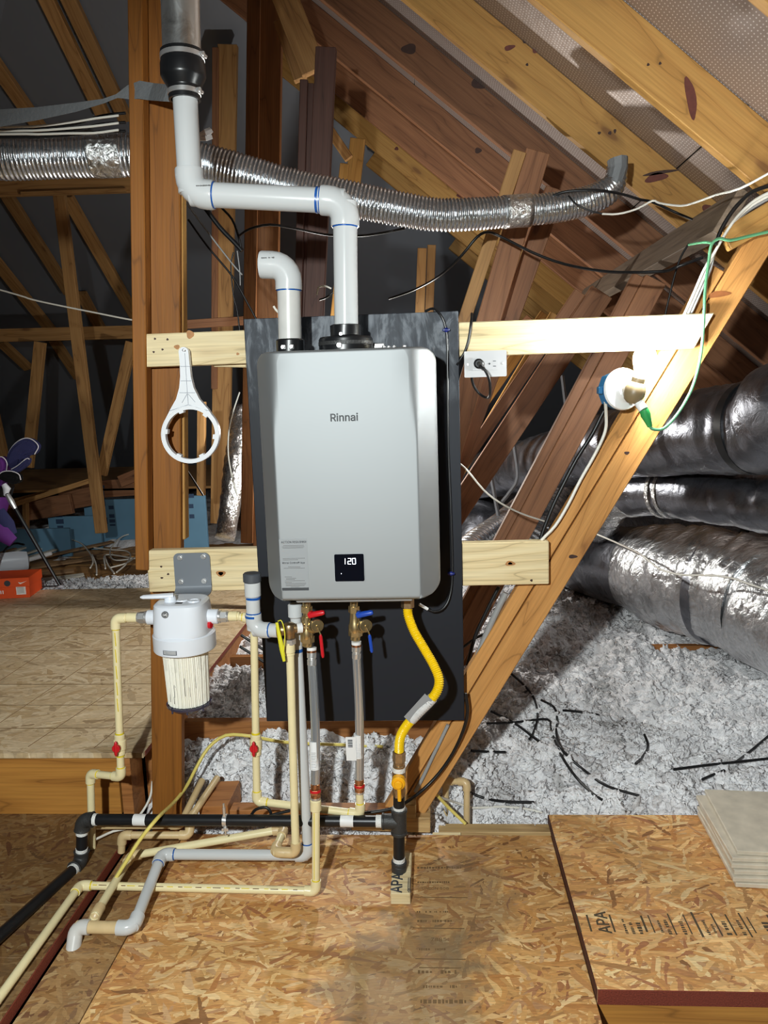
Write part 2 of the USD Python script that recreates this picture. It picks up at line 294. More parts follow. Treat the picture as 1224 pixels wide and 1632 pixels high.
YELLOW = plain('yellow_flex', srgb(240, 200, 16), 0.32)
ORANGE_YEL = plain('orange_yellow_handle', srgb(240, 172, 20), 0.4)
YELLOW_TAG = plain('yellow_tag', srgb(214, 206, 40), 0.5)
SILVER = plain('silver_paint', (0.34, 0.355, 0.365), 0.62, metal=0.82)
GREY_CASE = plain('grey_case', srgb(150, 150, 150), 0.45, metal=0.3)
BLACK_GLOSS = plain('black_display_glass', (0.004, 0.005, 0.009), 0.08)
INK = plain('dark_ink', srgb(58, 60, 64), 0.6)
INK_MID = plain('faded_ink', srgb(82, 68, 50), 0.8)
INK_SOFT = plain('worn_ink', srgb(112, 86, 54), 0.8)
OUTLET_W = plain('outlet_white', srgb(184, 184, 186), 0.3)
GREY_INK = plain('grey_ink', srgb(106, 106, 106), 0.6)
STICKER = plain('grey_sticker', srgb(150, 153, 156), 0.4)
PAPER = plain('white_paper_label', srgb(226, 226, 226), 0.5)
TAG_FLAP = plain('clear_tag_flap', srgb(140, 142, 145), 0.15)
CLEAR_TAG = plain('silver_tag', srgb(205, 205, 205), 0.3, var=0.15, scale=60)
GREY_PLASTIC = plain('dark_grey_cap', srgb(70, 74, 80), 0.5)
WHITE_PLASTIC = plain('white_plastic', srgb(224, 228, 236), 0.3)
WRENCH = plain('wrench_white_plastic', srgb(224, 226, 230), 0.38)
GROOVE = plain('groove_grey', srgb(176, 180, 188), 0.5)
CARTRIDGE = plain('pleated_paper', srgb(240, 238, 226), 0.8)
BOWL_TINT = plain('smoky_purple_plastic', srgb(86, 84, 110), 0.15, transmission_weight=0.6)
ROMEX = plain('white_cable', srgb(226, 222, 212), 0.45)
ROMEX_YEL = plain('yellow_cable', srgb(224, 206, 110), 0.45)
CABLE = plain('black_cable', srgb(20, 20, 22), 0.4)
GREEN_CORD = plain('green_cord', srgb(90, 150, 110), 0.4)
GREEN_PLUG = plain('green_plug', srgb(50, 150, 80), 0.4)
GREY_CABLE = plain('grey_cable', srgb(150, 150, 150), 0.4)
BEIGE = plain('beige_plastic', srgb(132, 114, 84), 0.4)
PORCELAIN = plain('white_lampholder', srgb(238, 238, 238), 0.25)
BLUE_BOX = plain('blue_junction_box', srgb(40, 110, 160), 0.4)
NAIL = plain('dark_nail_head', srgb(70, 54, 38), 0.5, metal=0.4)
TILE = plain('travertine_tile', srgb(206, 196, 178), 0.35, var=0.16, scale=22)
FOAM = plain('blue_foam_board', srgb(92, 132, 158), 0.7, var=0.1, scale=5)
FOAM_INK = plain('navy_print', srgb(40, 62, 90), 0.7)
ORANGE_BOX = plain('orange_cardboard', srgb(232, 84, 30), 0.55)
BOX_WHITE = plain('white_print', srgb(240, 232, 226), 0.6)
NAVY = plain('navy_fabric', srgb(44, 46, 92), 0.8, bump=0.2, scale=400)
PURPLE = plain('purple_fabric', srgb(104, 44, 130), 0.75, bump=0.2, scale=400)
PIPING = plain('white_piping', srgb(225, 220, 226), 0.6)
TAPE = plain('grey_cloth_tape', srgb(112, 114, 116), 0.5, bump=0.3, scale=80)
STRAP = plain('pale_hanger_strap', srgb(128, 132, 138), 0.4)
GREY_BOARD = plain('grey_white_trim', srgb(176, 172, 160), 0.6, var=0.15, scale=10)
BROWN_BOARD = plain('brown_trim', srgb(128, 100, 70), 0.7, var=0.2, scale=10)
DUCT_FOIL = foil('duct_foil', (0.72, 0.73, 0.75), 0.27, 17, 0.4, stretch=(0.6, 2.2, 1.6))
DUCT_DARK = foil('duct_grey_jacket', (0.20, 0.205, 0.23), 0.34, 12, 0.26)
FLEX_FOIL = foil('flex_foil', (0.64, 0.67, 0.71), 0.2, 40, 0.12)
TAPE_FOIL = foil('foil_tape', (0.72, 0.72, 0.72), 0.25, 45, 0.5)
BULB = usdkit.material(stage, L + 'lit_bulb', {'e': ('emission', {'color': (0.96, 1.0, 0.98), 'strength': BULB_STRENGTH})}, surface='e.emission') and L + 'lit_bulb'
DIGIT = usdkit.material(stage, L + 'lit_digit', {'e': ('emission', {'color': (0.85, 0.93, 1.0), 'strength': 2.2})}, surface='e.emission') and L + 'lit_digit'
BOWL = usdkit.material(stage, L + 'clear_bowl', {'t': ('transparent_bsdf', {'color': (0.98, 0.98, 0.98)}), 'g': ('glossy_bsdf', {'roughness': 0.06, 'color': (1, 1, 1)}), 'w': ('layer_weight', {'blend': 0.25}), 'p': ('math', {'math_type': 'power', 'value2': 2.5}), 'x': ('math', {'math_type': 'multiply_add', 'value2': 0.25, 'value3': 0.03}), 'm': ('mix_closure', {})},
                       [('w.facing', 'p.value1'), ('p.value', 'x.value1'), ('x.value', 'm.fac'), ('t.BSDF', 'm.closure1'), ('g.BSDF', 'm.closure2')], surface='m.closure') and L + 'clear_bowl'
BOARD_BLACK = usdkit.material(stage, L + 'black_painted_ply', {
    't': ('texture_coordinate', {}), 'm': ('mapping', {'scale': (9, 9, 3.2)}), 'n': ('noise_texture', {'scale': 1.6, 'detail': 5.0, 'distortion': 2.5, 'roughness': 0.6}),
    'm2': ('mapping', {'scale': (70, 70, 4)}), 'n2': ('noise_texture', {'scale': 1.0, 'detail': 3.0}), 'a': ('math', {'math_type': 'multiply_add', 'value2': 0.35}),
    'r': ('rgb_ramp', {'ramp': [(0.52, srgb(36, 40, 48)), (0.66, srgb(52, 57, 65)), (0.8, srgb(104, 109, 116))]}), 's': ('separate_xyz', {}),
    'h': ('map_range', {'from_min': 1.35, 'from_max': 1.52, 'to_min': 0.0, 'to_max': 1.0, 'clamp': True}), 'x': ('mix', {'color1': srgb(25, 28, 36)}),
    'b': ('bump', {'strength': 0.1, 'distance': 0.003}), 'p': ('principled_bsdf', {'roughness': 0.55, 'specular_ior_level': 0.3})},
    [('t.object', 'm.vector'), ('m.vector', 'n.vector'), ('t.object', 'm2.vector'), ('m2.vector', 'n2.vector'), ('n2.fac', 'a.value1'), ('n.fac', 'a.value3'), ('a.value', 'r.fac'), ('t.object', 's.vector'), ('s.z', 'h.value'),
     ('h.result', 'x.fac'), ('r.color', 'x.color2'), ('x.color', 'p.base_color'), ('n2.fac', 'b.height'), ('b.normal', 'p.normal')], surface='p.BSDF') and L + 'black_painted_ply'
FLUFF = usdkit.material(stage, L + 'loose_insulation', {
    't': ('geometry', {}), 'n': ('noise_texture', {'scale': 38.0, 'detail': 6.0, 'roughness': 0.7}), 'n2': ('noise_texture', {'scale': 5.0, 'detail': 5.0, 'roughness': 0.65}), 'n3': ('noise_texture', {'scale': 150.0, 'detail': 2.0}),
    'r': ('rgb_ramp', {'ramp': [(0.26, srgb(140, 136, 134)), (0.38, srgb(228, 227, 229)), (0.7, srgb(251, 251, 253))]}),
    'r2': ('rgb_ramp', {'ramp': [(0.34, (0.60, 0.59, 0.58)), (0.44, (0.86, 0.85, 0.85)), (0.56, (1, 1, 1))]}), 'x': ('mix', {'mix_type': 'multiply', 'fac': 1.0}),
    'b': ('bump', {'strength': 0.6, 'distance': 0.008}), 'p': ('principled_bsdf', {'roughness': 0.95, 'specular_ior_level': 0.1})},
    [('t.position', 'n.vector'), ('t.position', 'n2.vector'), ('t.position', 'n3.vector'), ('n.fac', 'r.fac'), ('n2.fac', 'r2.fac'), ('r.color', 'x.color1'), ('r2.color', 'x.color2'), ('x.color', 'p.base_color'), ('n3.fac', 'b.height'), ('b.normal', 'p.normal')],
    surface='p.BSDF') and L + 'loose_insulation'
RADIANT = usdkit.material(stage, L + 'radiant_barrier', {
    't': ('texture_coordinate', {}), 'm': ('mapping', {'scale': (95, 62, 1)}), 'w': ('voronoi_texture', {'scale': 1.0, 'dimensions': '2D', 'randomness': 0.15, 'metric': 'chebychev'}),
    'r': ('rgb_ramp', {'ramp': [(0.0, (1, 1, 1)), (0.12, (0.8, 0.8, 0.8)), (0.2, (0, 0, 0))]}), 'n': ('noise_texture', {'scale': 18.0, 'detail': 5.0}),
    'x': ('mix', {'color1': srgb(158, 146, 140), 'color2': srgb(226, 222, 222)}), 'b': ('bump', {'strength': 0.25, 'distance': 0.01}), 'p': ('principled_bsdf', {'metallic': 0.65, 'roughness': 0.42})},
    [('t.object', 'm.vector'), ('m.vector', 'w.vector'), ('w.distance', 'r.fac'), ('r.color', 'x.fac'), ('x.color', 'p.base_color'), ('t.object', 'n.vector'), ('n.fac', 'b.height'), ('b.normal', 'p.normal')], surface='p.BSDF') and L + 'radiant_barrier'
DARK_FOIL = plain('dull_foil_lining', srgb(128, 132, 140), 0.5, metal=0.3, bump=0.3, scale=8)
# ================================================================ STRUCTURE
ROOF_Z, ROOF_K = 2.69, 0.833                   # underside of the rafters: z = ROOF_Z - ROOF_K * x
SL = unit((1, 0, -ROOF_K)); SN = V(ROOF_K, 0, 1) / math.hypot(1, ROOF_K)
RIDGE_X, HIP_Y0, HIP_K = -2.0, 4.6, 0.833
ROOF_TOP = lambda x: ROOF_Z + 0.182 - ROOF_K * x
HIP = lambda Y: ROOF_TOP(RIDGE_X) - HIP_K * (Y - HIP_Y0)
def on_hip(x, y, off=0.0):                     # sight line meets the far hip slope
    d = CF + CR * (x - 612) / FPX + CU * (816 - y) / FPX
    t = (ROOF_TOP(RIDGE_X) - off + HIP_K * HIP_Y0 - CPOS[2] - HIP_K * CPOS[1]) / (d[2] + HIP_K * d[1]); return CPOS + d * t
E4 = (-1, 1, 1)
def slab(name, M, sx, sy, sz, mat, kind='structure', c=0.0015):
    return single(name, None, None, cbox(sx, sy, sz, c, (sx / 2, sy / 2, sz / 2)), mat, M=M, kind=kind)
def mat4(o, x, y):
    M = np.eye(4); M[:3, 0], M[:3, 1], M[:3, 2], M[:3, 3] = x, y, np.cross(x, y), o; return M

# ceiling: right slope of radiant-barrier sheathing, dull left slope, far hip slope
t = Thing('ceiling', None, None, kind='structure', M=mat4(V(RIDGE_X, 0, ROOF_TOP(RIDGE_X)), SL, V(0, 1, 0)))
slope_len = 5.45 / SL[0]
ys = [-2.4, -1.37, -0.15, 1.07, 2.29, 3.51, 4.73, 5.95, 7.17, 8.39, 9.9]
for i in range(len(ys) - 1):
    cuts = [0.0, 1.35 + 1.2 * (i % 2), 3.75 + 0.6 * (i % 2), slope_len]
    for a, b in zip(cuts, cuts[1:]):
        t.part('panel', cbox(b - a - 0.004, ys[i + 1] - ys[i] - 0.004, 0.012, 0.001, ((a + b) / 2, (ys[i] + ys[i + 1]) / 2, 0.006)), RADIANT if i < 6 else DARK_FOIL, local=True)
SLl = V(-SL[0], 0, SL[2])
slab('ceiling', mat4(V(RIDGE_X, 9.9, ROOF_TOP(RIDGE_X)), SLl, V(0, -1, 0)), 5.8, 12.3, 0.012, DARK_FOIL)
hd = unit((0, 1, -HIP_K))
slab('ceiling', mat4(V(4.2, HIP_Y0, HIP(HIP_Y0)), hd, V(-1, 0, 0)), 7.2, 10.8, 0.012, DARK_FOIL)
single('wall_back', None, None, box2((-6.4, -2.45, -0.4), (3.6, -2.41, 4.6)), OSB_DIRTY, kind='structure')
single('floor_base', None, None, box2((-6.4, -2.4, -0.30), (3.6, 10.2, -0.27)), DARK_FOIL, kind='structure')

# foreground floor of OSB sheets
fl = Thing('floor', None, None, kind='structure')
FARY = 2.265
fl.part('panel', box2((-0.826, -2.4, -0.018), (0.353, FARY, 0.0), 0.001), OSB_MAIN)
fl.part('panel', box2((-0.982, -2.4, -0.018), (-0.829, FARY, 0.0), 0.001), OSB_DIRTY)
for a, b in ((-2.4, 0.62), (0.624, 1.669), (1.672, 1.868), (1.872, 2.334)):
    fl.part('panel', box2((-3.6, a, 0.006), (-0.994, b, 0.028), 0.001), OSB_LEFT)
fl.part('panel_edge', box2((-0.9935, -2.4, -0.004), (-0.9905, 2.30, 0.0275), 0.0005), RED_EDGE, label='red painted edge of the left floor sheets')
fl.part('joist', box2((-0.995, -2.4, -0.26), (-0.955, 2.30, -0.02)), W_JOIST)
fl.part('joist', box2((-3.6, FARY - 0.04, -0.26), (0.36, FARY, -0.02)), W_JOIST)
fl.part('joist', box2((0.315, -2.4, -0.26), (0.353, 1.60, -0.02)), W_JOIST)
rs = Thing('floor', None, None, kind='structure')
RSM = mat4(V(0.362, 1.612, 0.012), unit((1, 0.012, 0)), unit((0.02, 1, 0)))
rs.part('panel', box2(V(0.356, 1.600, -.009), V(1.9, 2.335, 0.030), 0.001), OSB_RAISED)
rs.part('panel_edge', box2((0.356, 1.597, -0.009), (1.9, 1.5995, 0.0290), 0.0005), RED_EDGE, label='red painted near edge of the raised sheet')
rs.part('panel_edge', box2((0.3535, 1.600, 0.000), (0.3558, 2.335, 0.0292), 0.0004), plain('dark_red_edge', srgb(74, 34, 26), 0.7), label='red painted left edge of the raised sheet')
rs.part('header_joist', box2((0.358, 1.606, -0.27), (1.9, 1.644, -0.010)), W_FASCIA)
rs.part('joist', box2((0.358, 1.66, -0.25), (0.396, 2.33, -0.011)), W_JOIST)
rs.part('joist', box2((0.40, 2.29, -0.25), (1.9, 2.328, -0.011)), W_JOIST)

# print on the sheets: stamped grade marks
def floor_print(o, right, up, z): return mat4(V(o[0], o[1], z), unit(right), unit(up))
rng = np.random.default_rng(3)
pr = []
def marks(count, h):                           # a line of print too small to read: a row of strokes
    ms, x = [], 0.0
    for _ in range(int(count)):
        w = h * rng.uniform(.25, .7)
        if rng.random() > .15: ms.append(cbox(w, h * rng.uniform(.55, 1), .0003, .0001, (x + w / 2, h / 2, 0)))
        x += w + h * .22
    return cat(*ms)
def stamp_row(o, ex, ey, length, width, z, words):
    ms = []; x = 0.0
    for w in words:
        if w is None:
            b = cbox(0.003 + rng.random() * 0.003, width * (0.7 + 0.4 * rng.random()), 0.0003, 0.0001); b.apply_translation((x, width / 2, 0)); ms.append(b); x += 0.012 + rng.random() * 0.018
        else:
            s, h = w; q = marks(s, h) if s.isdigit() else meshkit.text_mesh(s, h, 0.0003, True); R = trimesh.transformations.rotation_matrix(math.pi / 2, (0, 0, 1)); q.apply_transform(R)
            q.apply_translation((x + h, 0.004, 0)); ms.append(q); x += h + 0.009
        if x > length: break
    m = cat(*ms); m.apply_transform(mat4(V(o[0], o[1], z), ex, ey)); return m
o = P(925, 1470, z=.03)
words = [None, None, ('APA', 0.030), None, ('9', 0.008), ('8', 0.008), ('5', 0.012), None, None, ('9', 0.008), ('8', 0.010), None, ('7', 0.012), None, None, ('9', 0.009), ('8', 0.007), None, ('6', 0.013), None, ('8', 0.010), None, None, ('4', 0.018), None, ('9', .008), ('5', 0.014), None, None, ('8', 0.010), None]
rs.part('grade_stamp', stamp_row(o + V(-0.005, -0.045, 0), V(1, 0.0, 0), V(0.0, 1, 0), 0.5, 0.085, 0.0302, words), INK_MID, smooth=False)
for (px, py, s, h) in ((665, 1385, '16', .012), (665, 1408, '14', .010), (672, 1418, 'UNION 508', .010), (665, 1470, '15', .010), (686, 1500, '7885', .012), (668, 1515, '12', .009), (664, 1455, '16', .008), (666, 1552, '11', .012), (668, 1575, '13', .010), (670, 1600, '11', .014)):
    q = P(px, py, z=0)
    m = marks(s, h) if s.isdigit() and len(s) < 3 else meshkit.text_mesh(s, h, 0.0003); m.apply_transform(floor_print(q, (1, 0.02, 0), (0, 1, 0), 0.0002)); fl.part('grade_stamp', m, INK_SOFT, smooth=False)
for py, a, b in ((1430, 660, 745), (1479, 658, 740), (1528, 662, 742), (1542, 668, 735)):
    q, q2 = P(a, py, z=0), P(b, py - 2, z=0); fl.part('grade_stamp', box2((q[0], q[1] - .0015, 0), (q2[0], q[1] + .0015, 0.0003), 0.0001), INK_SOFT)

# raised deck at the left on deep joists
dk = Thing('floor', None, None, kind='structure')
DZ = 0.25
edges = [2.325, 3.30, 4.52]
for a, b in zip(edges, edges[1:]):
    for xa, xb in ((-4.4, -2.16), (-2.157, -0.965 - .0)):
        dk.part('panel', box2((xa, a, DZ - 0.018), (xb - (0.055 if a < 2.5 and xb > -1.5 else 0) * 0, b - 0.003, DZ), 0.001), OSB_DECK)
dk.part('fascia', box2((-4.4, 2.335, 0.026), (-1.060, 2.375, DZ - 0.020)), W_FASCIA)
dk.part('end_board', box2((-1.055, 2.338, 0.0), (-1.018, 2.44, DZ - 0.020)), W_JOIST)
dk.part('end_board', box2((-1.010, 2.445, -0.02), (-0.975, 4.5, DZ - 0.020)), W_JOIST)
dk.part('panel_edge', box2((-0.9645, 2.34, DZ - 0.017), (-0.9625, 4.515, DZ - 0.001), 0.0004), RED_EDGE)
gl = []
for (x0, y0, x1, y1) in ((0, 998, 243, 999), (0, 1038, 243, 1036), (0, 1091, 243, 1090), (0, 1124, 243, 1124), (0, 1161, 243, 1160), (20, 964, 200, 963),
                         (0, 1152, 243, 988), (45, 1190, 243, 1058), (0, 1085, 190, 960), (60, 985, 120, 950), (150, 1192, 330, 1045)):
    a, b = P(x0, y0, z=DZ), P(x1, y1, z=DZ); gl.append(tube([a, b], 0.0016, 4))
dk.part('panel_line', cat(*gl), INK_SOFT, kind='stuff')
fc = Thing('floor', None, None, kind='structure')          # boards of the far floor beyond the deck
for i in range(7):
    y = 4.62 + i * 0.27
    fc.part('plank', box2((-4.2 + 0.1 * (i % 3), y, 0.12), (-1.1 - 0.12 * (i % 2), y + 0.24, 0.14 + 0.004 * (i % 3))), W_OLD)

# ---------------------------------------------------------------- framing lumber
def lumber(name, label, catg, a, b, w, d, mat, back=True, group=None, roll=(0, -1, 0), c=0.0025, side=0.0, cut=0.0):
    """a, b: ends of the centre line of the front face; w: width across the face; d: depth behind it"""
    a, b = np.asarray(a, float), np.asarray(b, float); M = frame((a + b) / 2, b - a, roll)
    m = cbox(np.linalg.norm(b - a), w, d, c, (0, side, -d / 2))
    if cut: v = m.vertices.copy(); v[:, 0] += np.where(v[:, 0] > 0, v[:, 1] * cut, 0); m = tm(v, m.faces)      # slanted end cut
    return single(name, label, catg, m, mat, M=M, group=group)
def lum_px(name, label, catg, p0, p1, Y, w, d, mat, Y1=None, group=None, down=None, up=None):
    a, b = P(*p0, Y=Y), P(*p1, Y=Y if Y1 is None else Y1); s = (b - a) / (b - a)[2]
    if down is not None: b = b + s * (down - b[2])      # run on to the height where it stands
    if up is not None: a = a + s * (up - a[2])
    return lumber(name, label, catg, a, b, w, d, mat, group=group)

RAF, BRD = {}, []
RLAB = {-2: 'pine rafter nearest the viewer, over the raised floor sheet', -1: 'bright pine rafter crossing the top right corner above the silver sheathing', 0: 'bright golden rafter with a long reddish knot, reaching the lamp strut top',
        1: 'golden knotty rafter that the foil duct end is taped beside', 2: 'dark red-brown rafter next beyond the golden knotty rafter', 3: 'second dark red-brown rafter beyond the golden knotty one',
        4: 'brown rafter between the dark red-brown pair and the pale lit rafter', 5: 'pale golden rafter with small knots seen above the middle of the foil duct', 6: 'brown rafter just beyond the pale golden rafter',
        7: 'next-to-last far rafter low over the foil duct', 8: 'farthest rafter visible low behind the foil duct'}
for k in range(-2, 9):
    Y = 2.29 + 0.61 * k
    x0 = max(RIDGE_X, (ROOF_Z + 0.2 - HIP(Y)) / ROOF_K + 0.2 if Y > HIP_Y0 else RIDGE_X); x1 = 2.95
    a, b = V(x0, Y, ROOF_Z - ROOF_K * x0) + SN * 0.07, V(x1, Y, ROOF_Z - ROOF_K * x1) + SN * 0.07
    lab = RLAB.get(k) or 'pine rafter behind the viewer'
    RAF[k] = lumber('rafter', lab, 'rafter', a, b, 0.139, 0.038, W_RAFTER if k in (-1, 0, 1, 5, 6, 7, 8) or k < -1 else W_DARK, group='rafters behind the viewer' if not RLAB.get(k) else None)
# purlin under the rafters and the braces down from it
pc = (V(0.92, 0, 1.92) + V(0.847, 0, 1.80)) / 2; pd = unit(V(0.92, 0, 1.92) - V(0.847, 0, 1.80))
def purlin(y0, y1, lab):
    M = mat4(V(pc[0], (y0 + y1) / 2, pc[2]), V(0, 1, 0), pd)
    single('purlin', lab, 'beam', cbox(y1 - y0, 0.139, 0.038, 0.002, (0, 0, -0.019)), W_GREY, M=M)
purlin(2.34, 4.55, 'weathered grey-brown beam running away under the rafters at the right')
def lum_y(name, lab, y0, y1, off):
    M = mat4(V(pc[0], (y0 + y1) / 2, pc[2]) + off, V(0, 1, 0), pd)
    single(name, lab, 'beam', cbox(y1 - y0, 0.139, 0.038, 0.002, (0, 0, -0.019)), W_GREY, M=M)
lum_y('purlin', 'second grey beam spliced behind the end of the weathered beam', 4.2, 7.0, V(0.05, 0, -0.02))
G0, GD, GN = V(0.348, 2.25, 0.897), V(0.509, 0, 0.861), V(0.861, 0, -0.509)
STRUT = lumber('brace', 'orange-brown sloping strut that the lamp and green cord hang on, lower right piece', 'strut', G0 + GN * 0.042 - GD * 0.93, G0 + GN * 0.042 + GD * 1.17, 0.076, 0.04, W_STRUT)
lumber('brace', 'lighter sloping piece nailed along the left of the lamp strut', 'strut', G0 - GN * 0.020 - GD * 0.97 + V(0, .003, 0), G0 - GN * 0.020 + GD * 0.93 + V(0, .003, 0), 0.040, 0.04, W_STRUT)
lum_px('brace', 'second sloping strut, seen between the outlet and the lamp, left half', 'strut', (1022, 440), (796, 870), 2.90, 0.055, 0.04, W_DARK, down=.15)
lum_px('brace', 'second sloping strut, seen between the outlet and the lamp, broader right half with knots', 'strut', (1046, 445), (818, 872), 2.88, 0.08, 0.038, W_DARK, down=.15)
lum_px('brace', 'third sloping strut in shadow behind the outlet', 'strut', (960, 465), (742, 795), 3.5, 0.105, 0.04, W_DARK, down=.2)
lum_px('brace', 'narrow sloping board lying along the left of the third strut', 'strut', (925, 465), (728, 755), 3.47, 0.05, 0.04, W_DARK, down=.2)
lum_px('brace', 'pale golden thin sloping strip right of the outlet, upper one', 'strut', (870, 500), (726, 705), 4.05, 0.06, 0.03, W_RAFTER, down=.2)
lum_px('brace', 'pale golden thin sloping strip right of the outlet, lower one', 'strut', (885, 500), (726, 765), 4.0, 0.05, 0.03, W_RAFTER, down=.2)
lum_px('brace', 'dim sloping strut farthest left, just right of the outlet', 'strut', (850, 510), (722, 660), 4.7, 0.10, 0.04, W_DARK, down=.2)
lum_px('brace', 'steep brace behind the right end of the foil duct, narrow left piece', 'brace', (829, 240), (722, 565), 2.95, 0.048, 0.04, W_OLD, down=.25)
lum_px('brace', 'steep brace behind the right end of the foil duct, wide orange piece', 'brace', (858, 240), (730, 680), 2.96, 0.088, 0.04, W_DARK, down=.25)
lum_px('brace', 'steep dark board right of the wide orange brace', 'brace', (886, 300), (765, 640), 3.05, 0.075, 0.04, W_DARK, down=.25)
lum_px('brace', 'bright golden piece wedged between the strut top and the roof at the right edge', 'block', (1158, 382), (1250, 328), 2.215, 0.062, 0.035, W_RAFTER)
# posts
lum_px('post', 'tall brown post edge left of the vent pipe, narrow stud', 'post', (214, -40), (226, 909), 2.205, 0.040, 0.045, W_POST, up=3.3)
lum_px('post', 'tall orange-brown post carrying the filter wrench and water filter', 'post', (257, -40), (266, 1300), 2.256, 0.097, 0.034, W_POST, up=3.2, down=-0.02)
lum_px('post', 'narrow pale stud edge along the right side of the tall post', 'post', (286, 300), (291, 860), 2.275, 0.016, 0.04, W_RAFTER)
lum_px('post', 'double post behind the intake elbow, left narrow stud', 'post', (405, -40), (393, 866), 4.0, 0.066, 0.04, W_BROWN, up=3.35)
lum_px('post', 'double post behind the intake elbow, wide right stud with dark knot', 'post', (431, -40), (420, 880), 4.01, 0.116, 0.04, W_BROWN, up=3.33, down=.2)
lum_px('post', 'grainy stud seen between the tall post and the heater', 'post', (362, 70), (349, 835), 5.4, 0.130, 0.045, W_OLD)
lum_px('post', 'dark stud edge left of the grainy stud', 'post', (343, 75), (341, 620), 5.38, 0.042, 0.04, W_DARK)
lum_px('post', 'short pale stud seen through the ring of the filter wrench', 'post', (320, 640), (319, 790), 4.4, 0.045, 0.04, W_OLD)
lum_px('post', 'dark upright left of the horizontal white vent pipe end, broad', 'post', (519, 74), (499, 520), 3.3, 0.082, 0.04, W_PURPLE, down=.2)
lum_px('post', 'dark pair upright beside the broad dark upright, left stud', 'post', (484, 126), (474, 520), 3.36, 0.032, 0.04, W_PURPLE, down=.2)
lum_px('post', 'dark pair upright beside the broad dark upright, right stud', 'post', (495, 132), (486, 520), 3.38, 0.026, 0.04, W_PURPLE, down=.2)
lum_px('brace', 'golden slanting cripple stud above the vent elbow', 'brace', (570, 220), (536, 520), 4.6, 0.085, 0.04, W_RAFTER, down=.2)
lum_px('brace', 'short golden block left of the slanting cripple stud', 'brace', (549, 260), (541, 330), 4.52, 0.05, 0.04, W_RAFTER)
lum_px('brace', 'golden slanting board ending at the dark pair of uprights', 'brace', (448, -20), (500, 112), 3.5, 0.11, 0.04, W_OLD)
lum_px('brace', 'pale slanting board below the golden slanting board', 'brace', (445, 30), (478, 125), 3.7, 0.06, 0.04, W_OLD)
lum_px('brace', 'short slanting brace right of the broad dark upright', 'brace', (524, 205), (556, 252), 4.4, 0.05, 0.03, W_OLD)
lum_px('post', 'pale stud in the far bay behind the flue pipe, left one', 'post', (673, 395), (669, 500), 5.6, 0.065, 0.04, W_OLD, down=.2)
lum_px('post', 'dim stud in the far bay behind the flue pipe, right one', 'post', (688, 390), (684, 500), 5.63, 0.06, 0.04, W_OLD, down=.2)
lum_px('beam', 'dim far sill board low behind the tall post', 'beam', (292, 345 + 172), (395, 510), 4.6, 0.05, 0.04, W_DARK)
# boards that carry the heater
BRD.append(lumber('board', 'long new pale board behind the heater top, the outlet and wrench fixed to it', 'board', P(228, 559, Y=2.212), P(1123, 527, Y=2.212), 0.094, 0.036, W_SPRUCE, cut=0.55))
BRD.append(lumber('board', 'long new pale board behind the heater bottom, the filter bracket screwed to it', 'board', P(235, 911, Y=2.212), P(875, 897, Y=2.212), 0.128, 0.036, W_SPRUCE))
lum_px('board', 'short pale offcut peeking out under the left end of the upper board', 'board', (340, 579), (392, 580), 2.232, 0.02, 0.02, W_SPRUCE)
# deep joists running across behind the posts
def joist(y, x0, x1, z0, z1, lab, mat=W_JOIST): return lumber('joist', lab, 'joist', V(x0, y, (z0 + z1) / 2), V(x1, y, (z0 + z1) / 2), z1 - z0, 0.038, mat)
joist(2.62, -0.93, 0.05, 0.0, 0.225, 'brown joist just below the black board, insulation heaped before it')
joist(3.30, -0.93, 0.2, 0.0, 0.23, 'brown joist farther back, seen right of the filter bowl')
joist(3.72, 0.45, 2.4, -0.1, 0.115, 'buried joist whose top edge shows in the insulation at the right')
joist(5.0, 0.5, 2.2, -0.1, 0.13, 'buried joist near the big duct, mostly under insulation')
# lumber at the floor edge
lumber('sill', 'grey-brown lumber strip along the far edge of the floor', 'lumber', V(0.0, 2.275, -0.014), V(0.365, 2.275, -0.014), 0.036, 0.05, W_BLOCK, roll=(0, -1, 0))
lumber('sill', 'thin pale shim in front of the lumber strip', 'lumber', V(-0.02, 2.268, -0.006), V(0.07, 2.268, -0.006), 0.022, 0.004, W_SPRUCE)
lumber('block', 'brown base plate under the strut foot, behind the gas tee', 'wood block', P(560, 1312, Y=2.22), P(686, 1316, Y=2.22), 0.05, 0.08, W_BLOCK)
lumber('block', 'small square-cut block on the base plate beside the gas tee', 'wood block', P(628, 1293, Y=2.20), P(663, 1294, Y=2.20), 0.045, 0.07, W_BLOCK)
lumber('block', 'brown board end among the tan pipes, left of the pipe clamp', 'wood block', P(318, 1302, Y=2.23), P(364, 1300, Y=2.23), 0.07, 0.16, W_JOIST)
lumber('block', 'brown plate lying behind the long black gas pipe', 'wood block', P(366, 1303, Y=2.23), P(620, 1304, Y=2.23), 0.05, 0.05, W_JOIST)

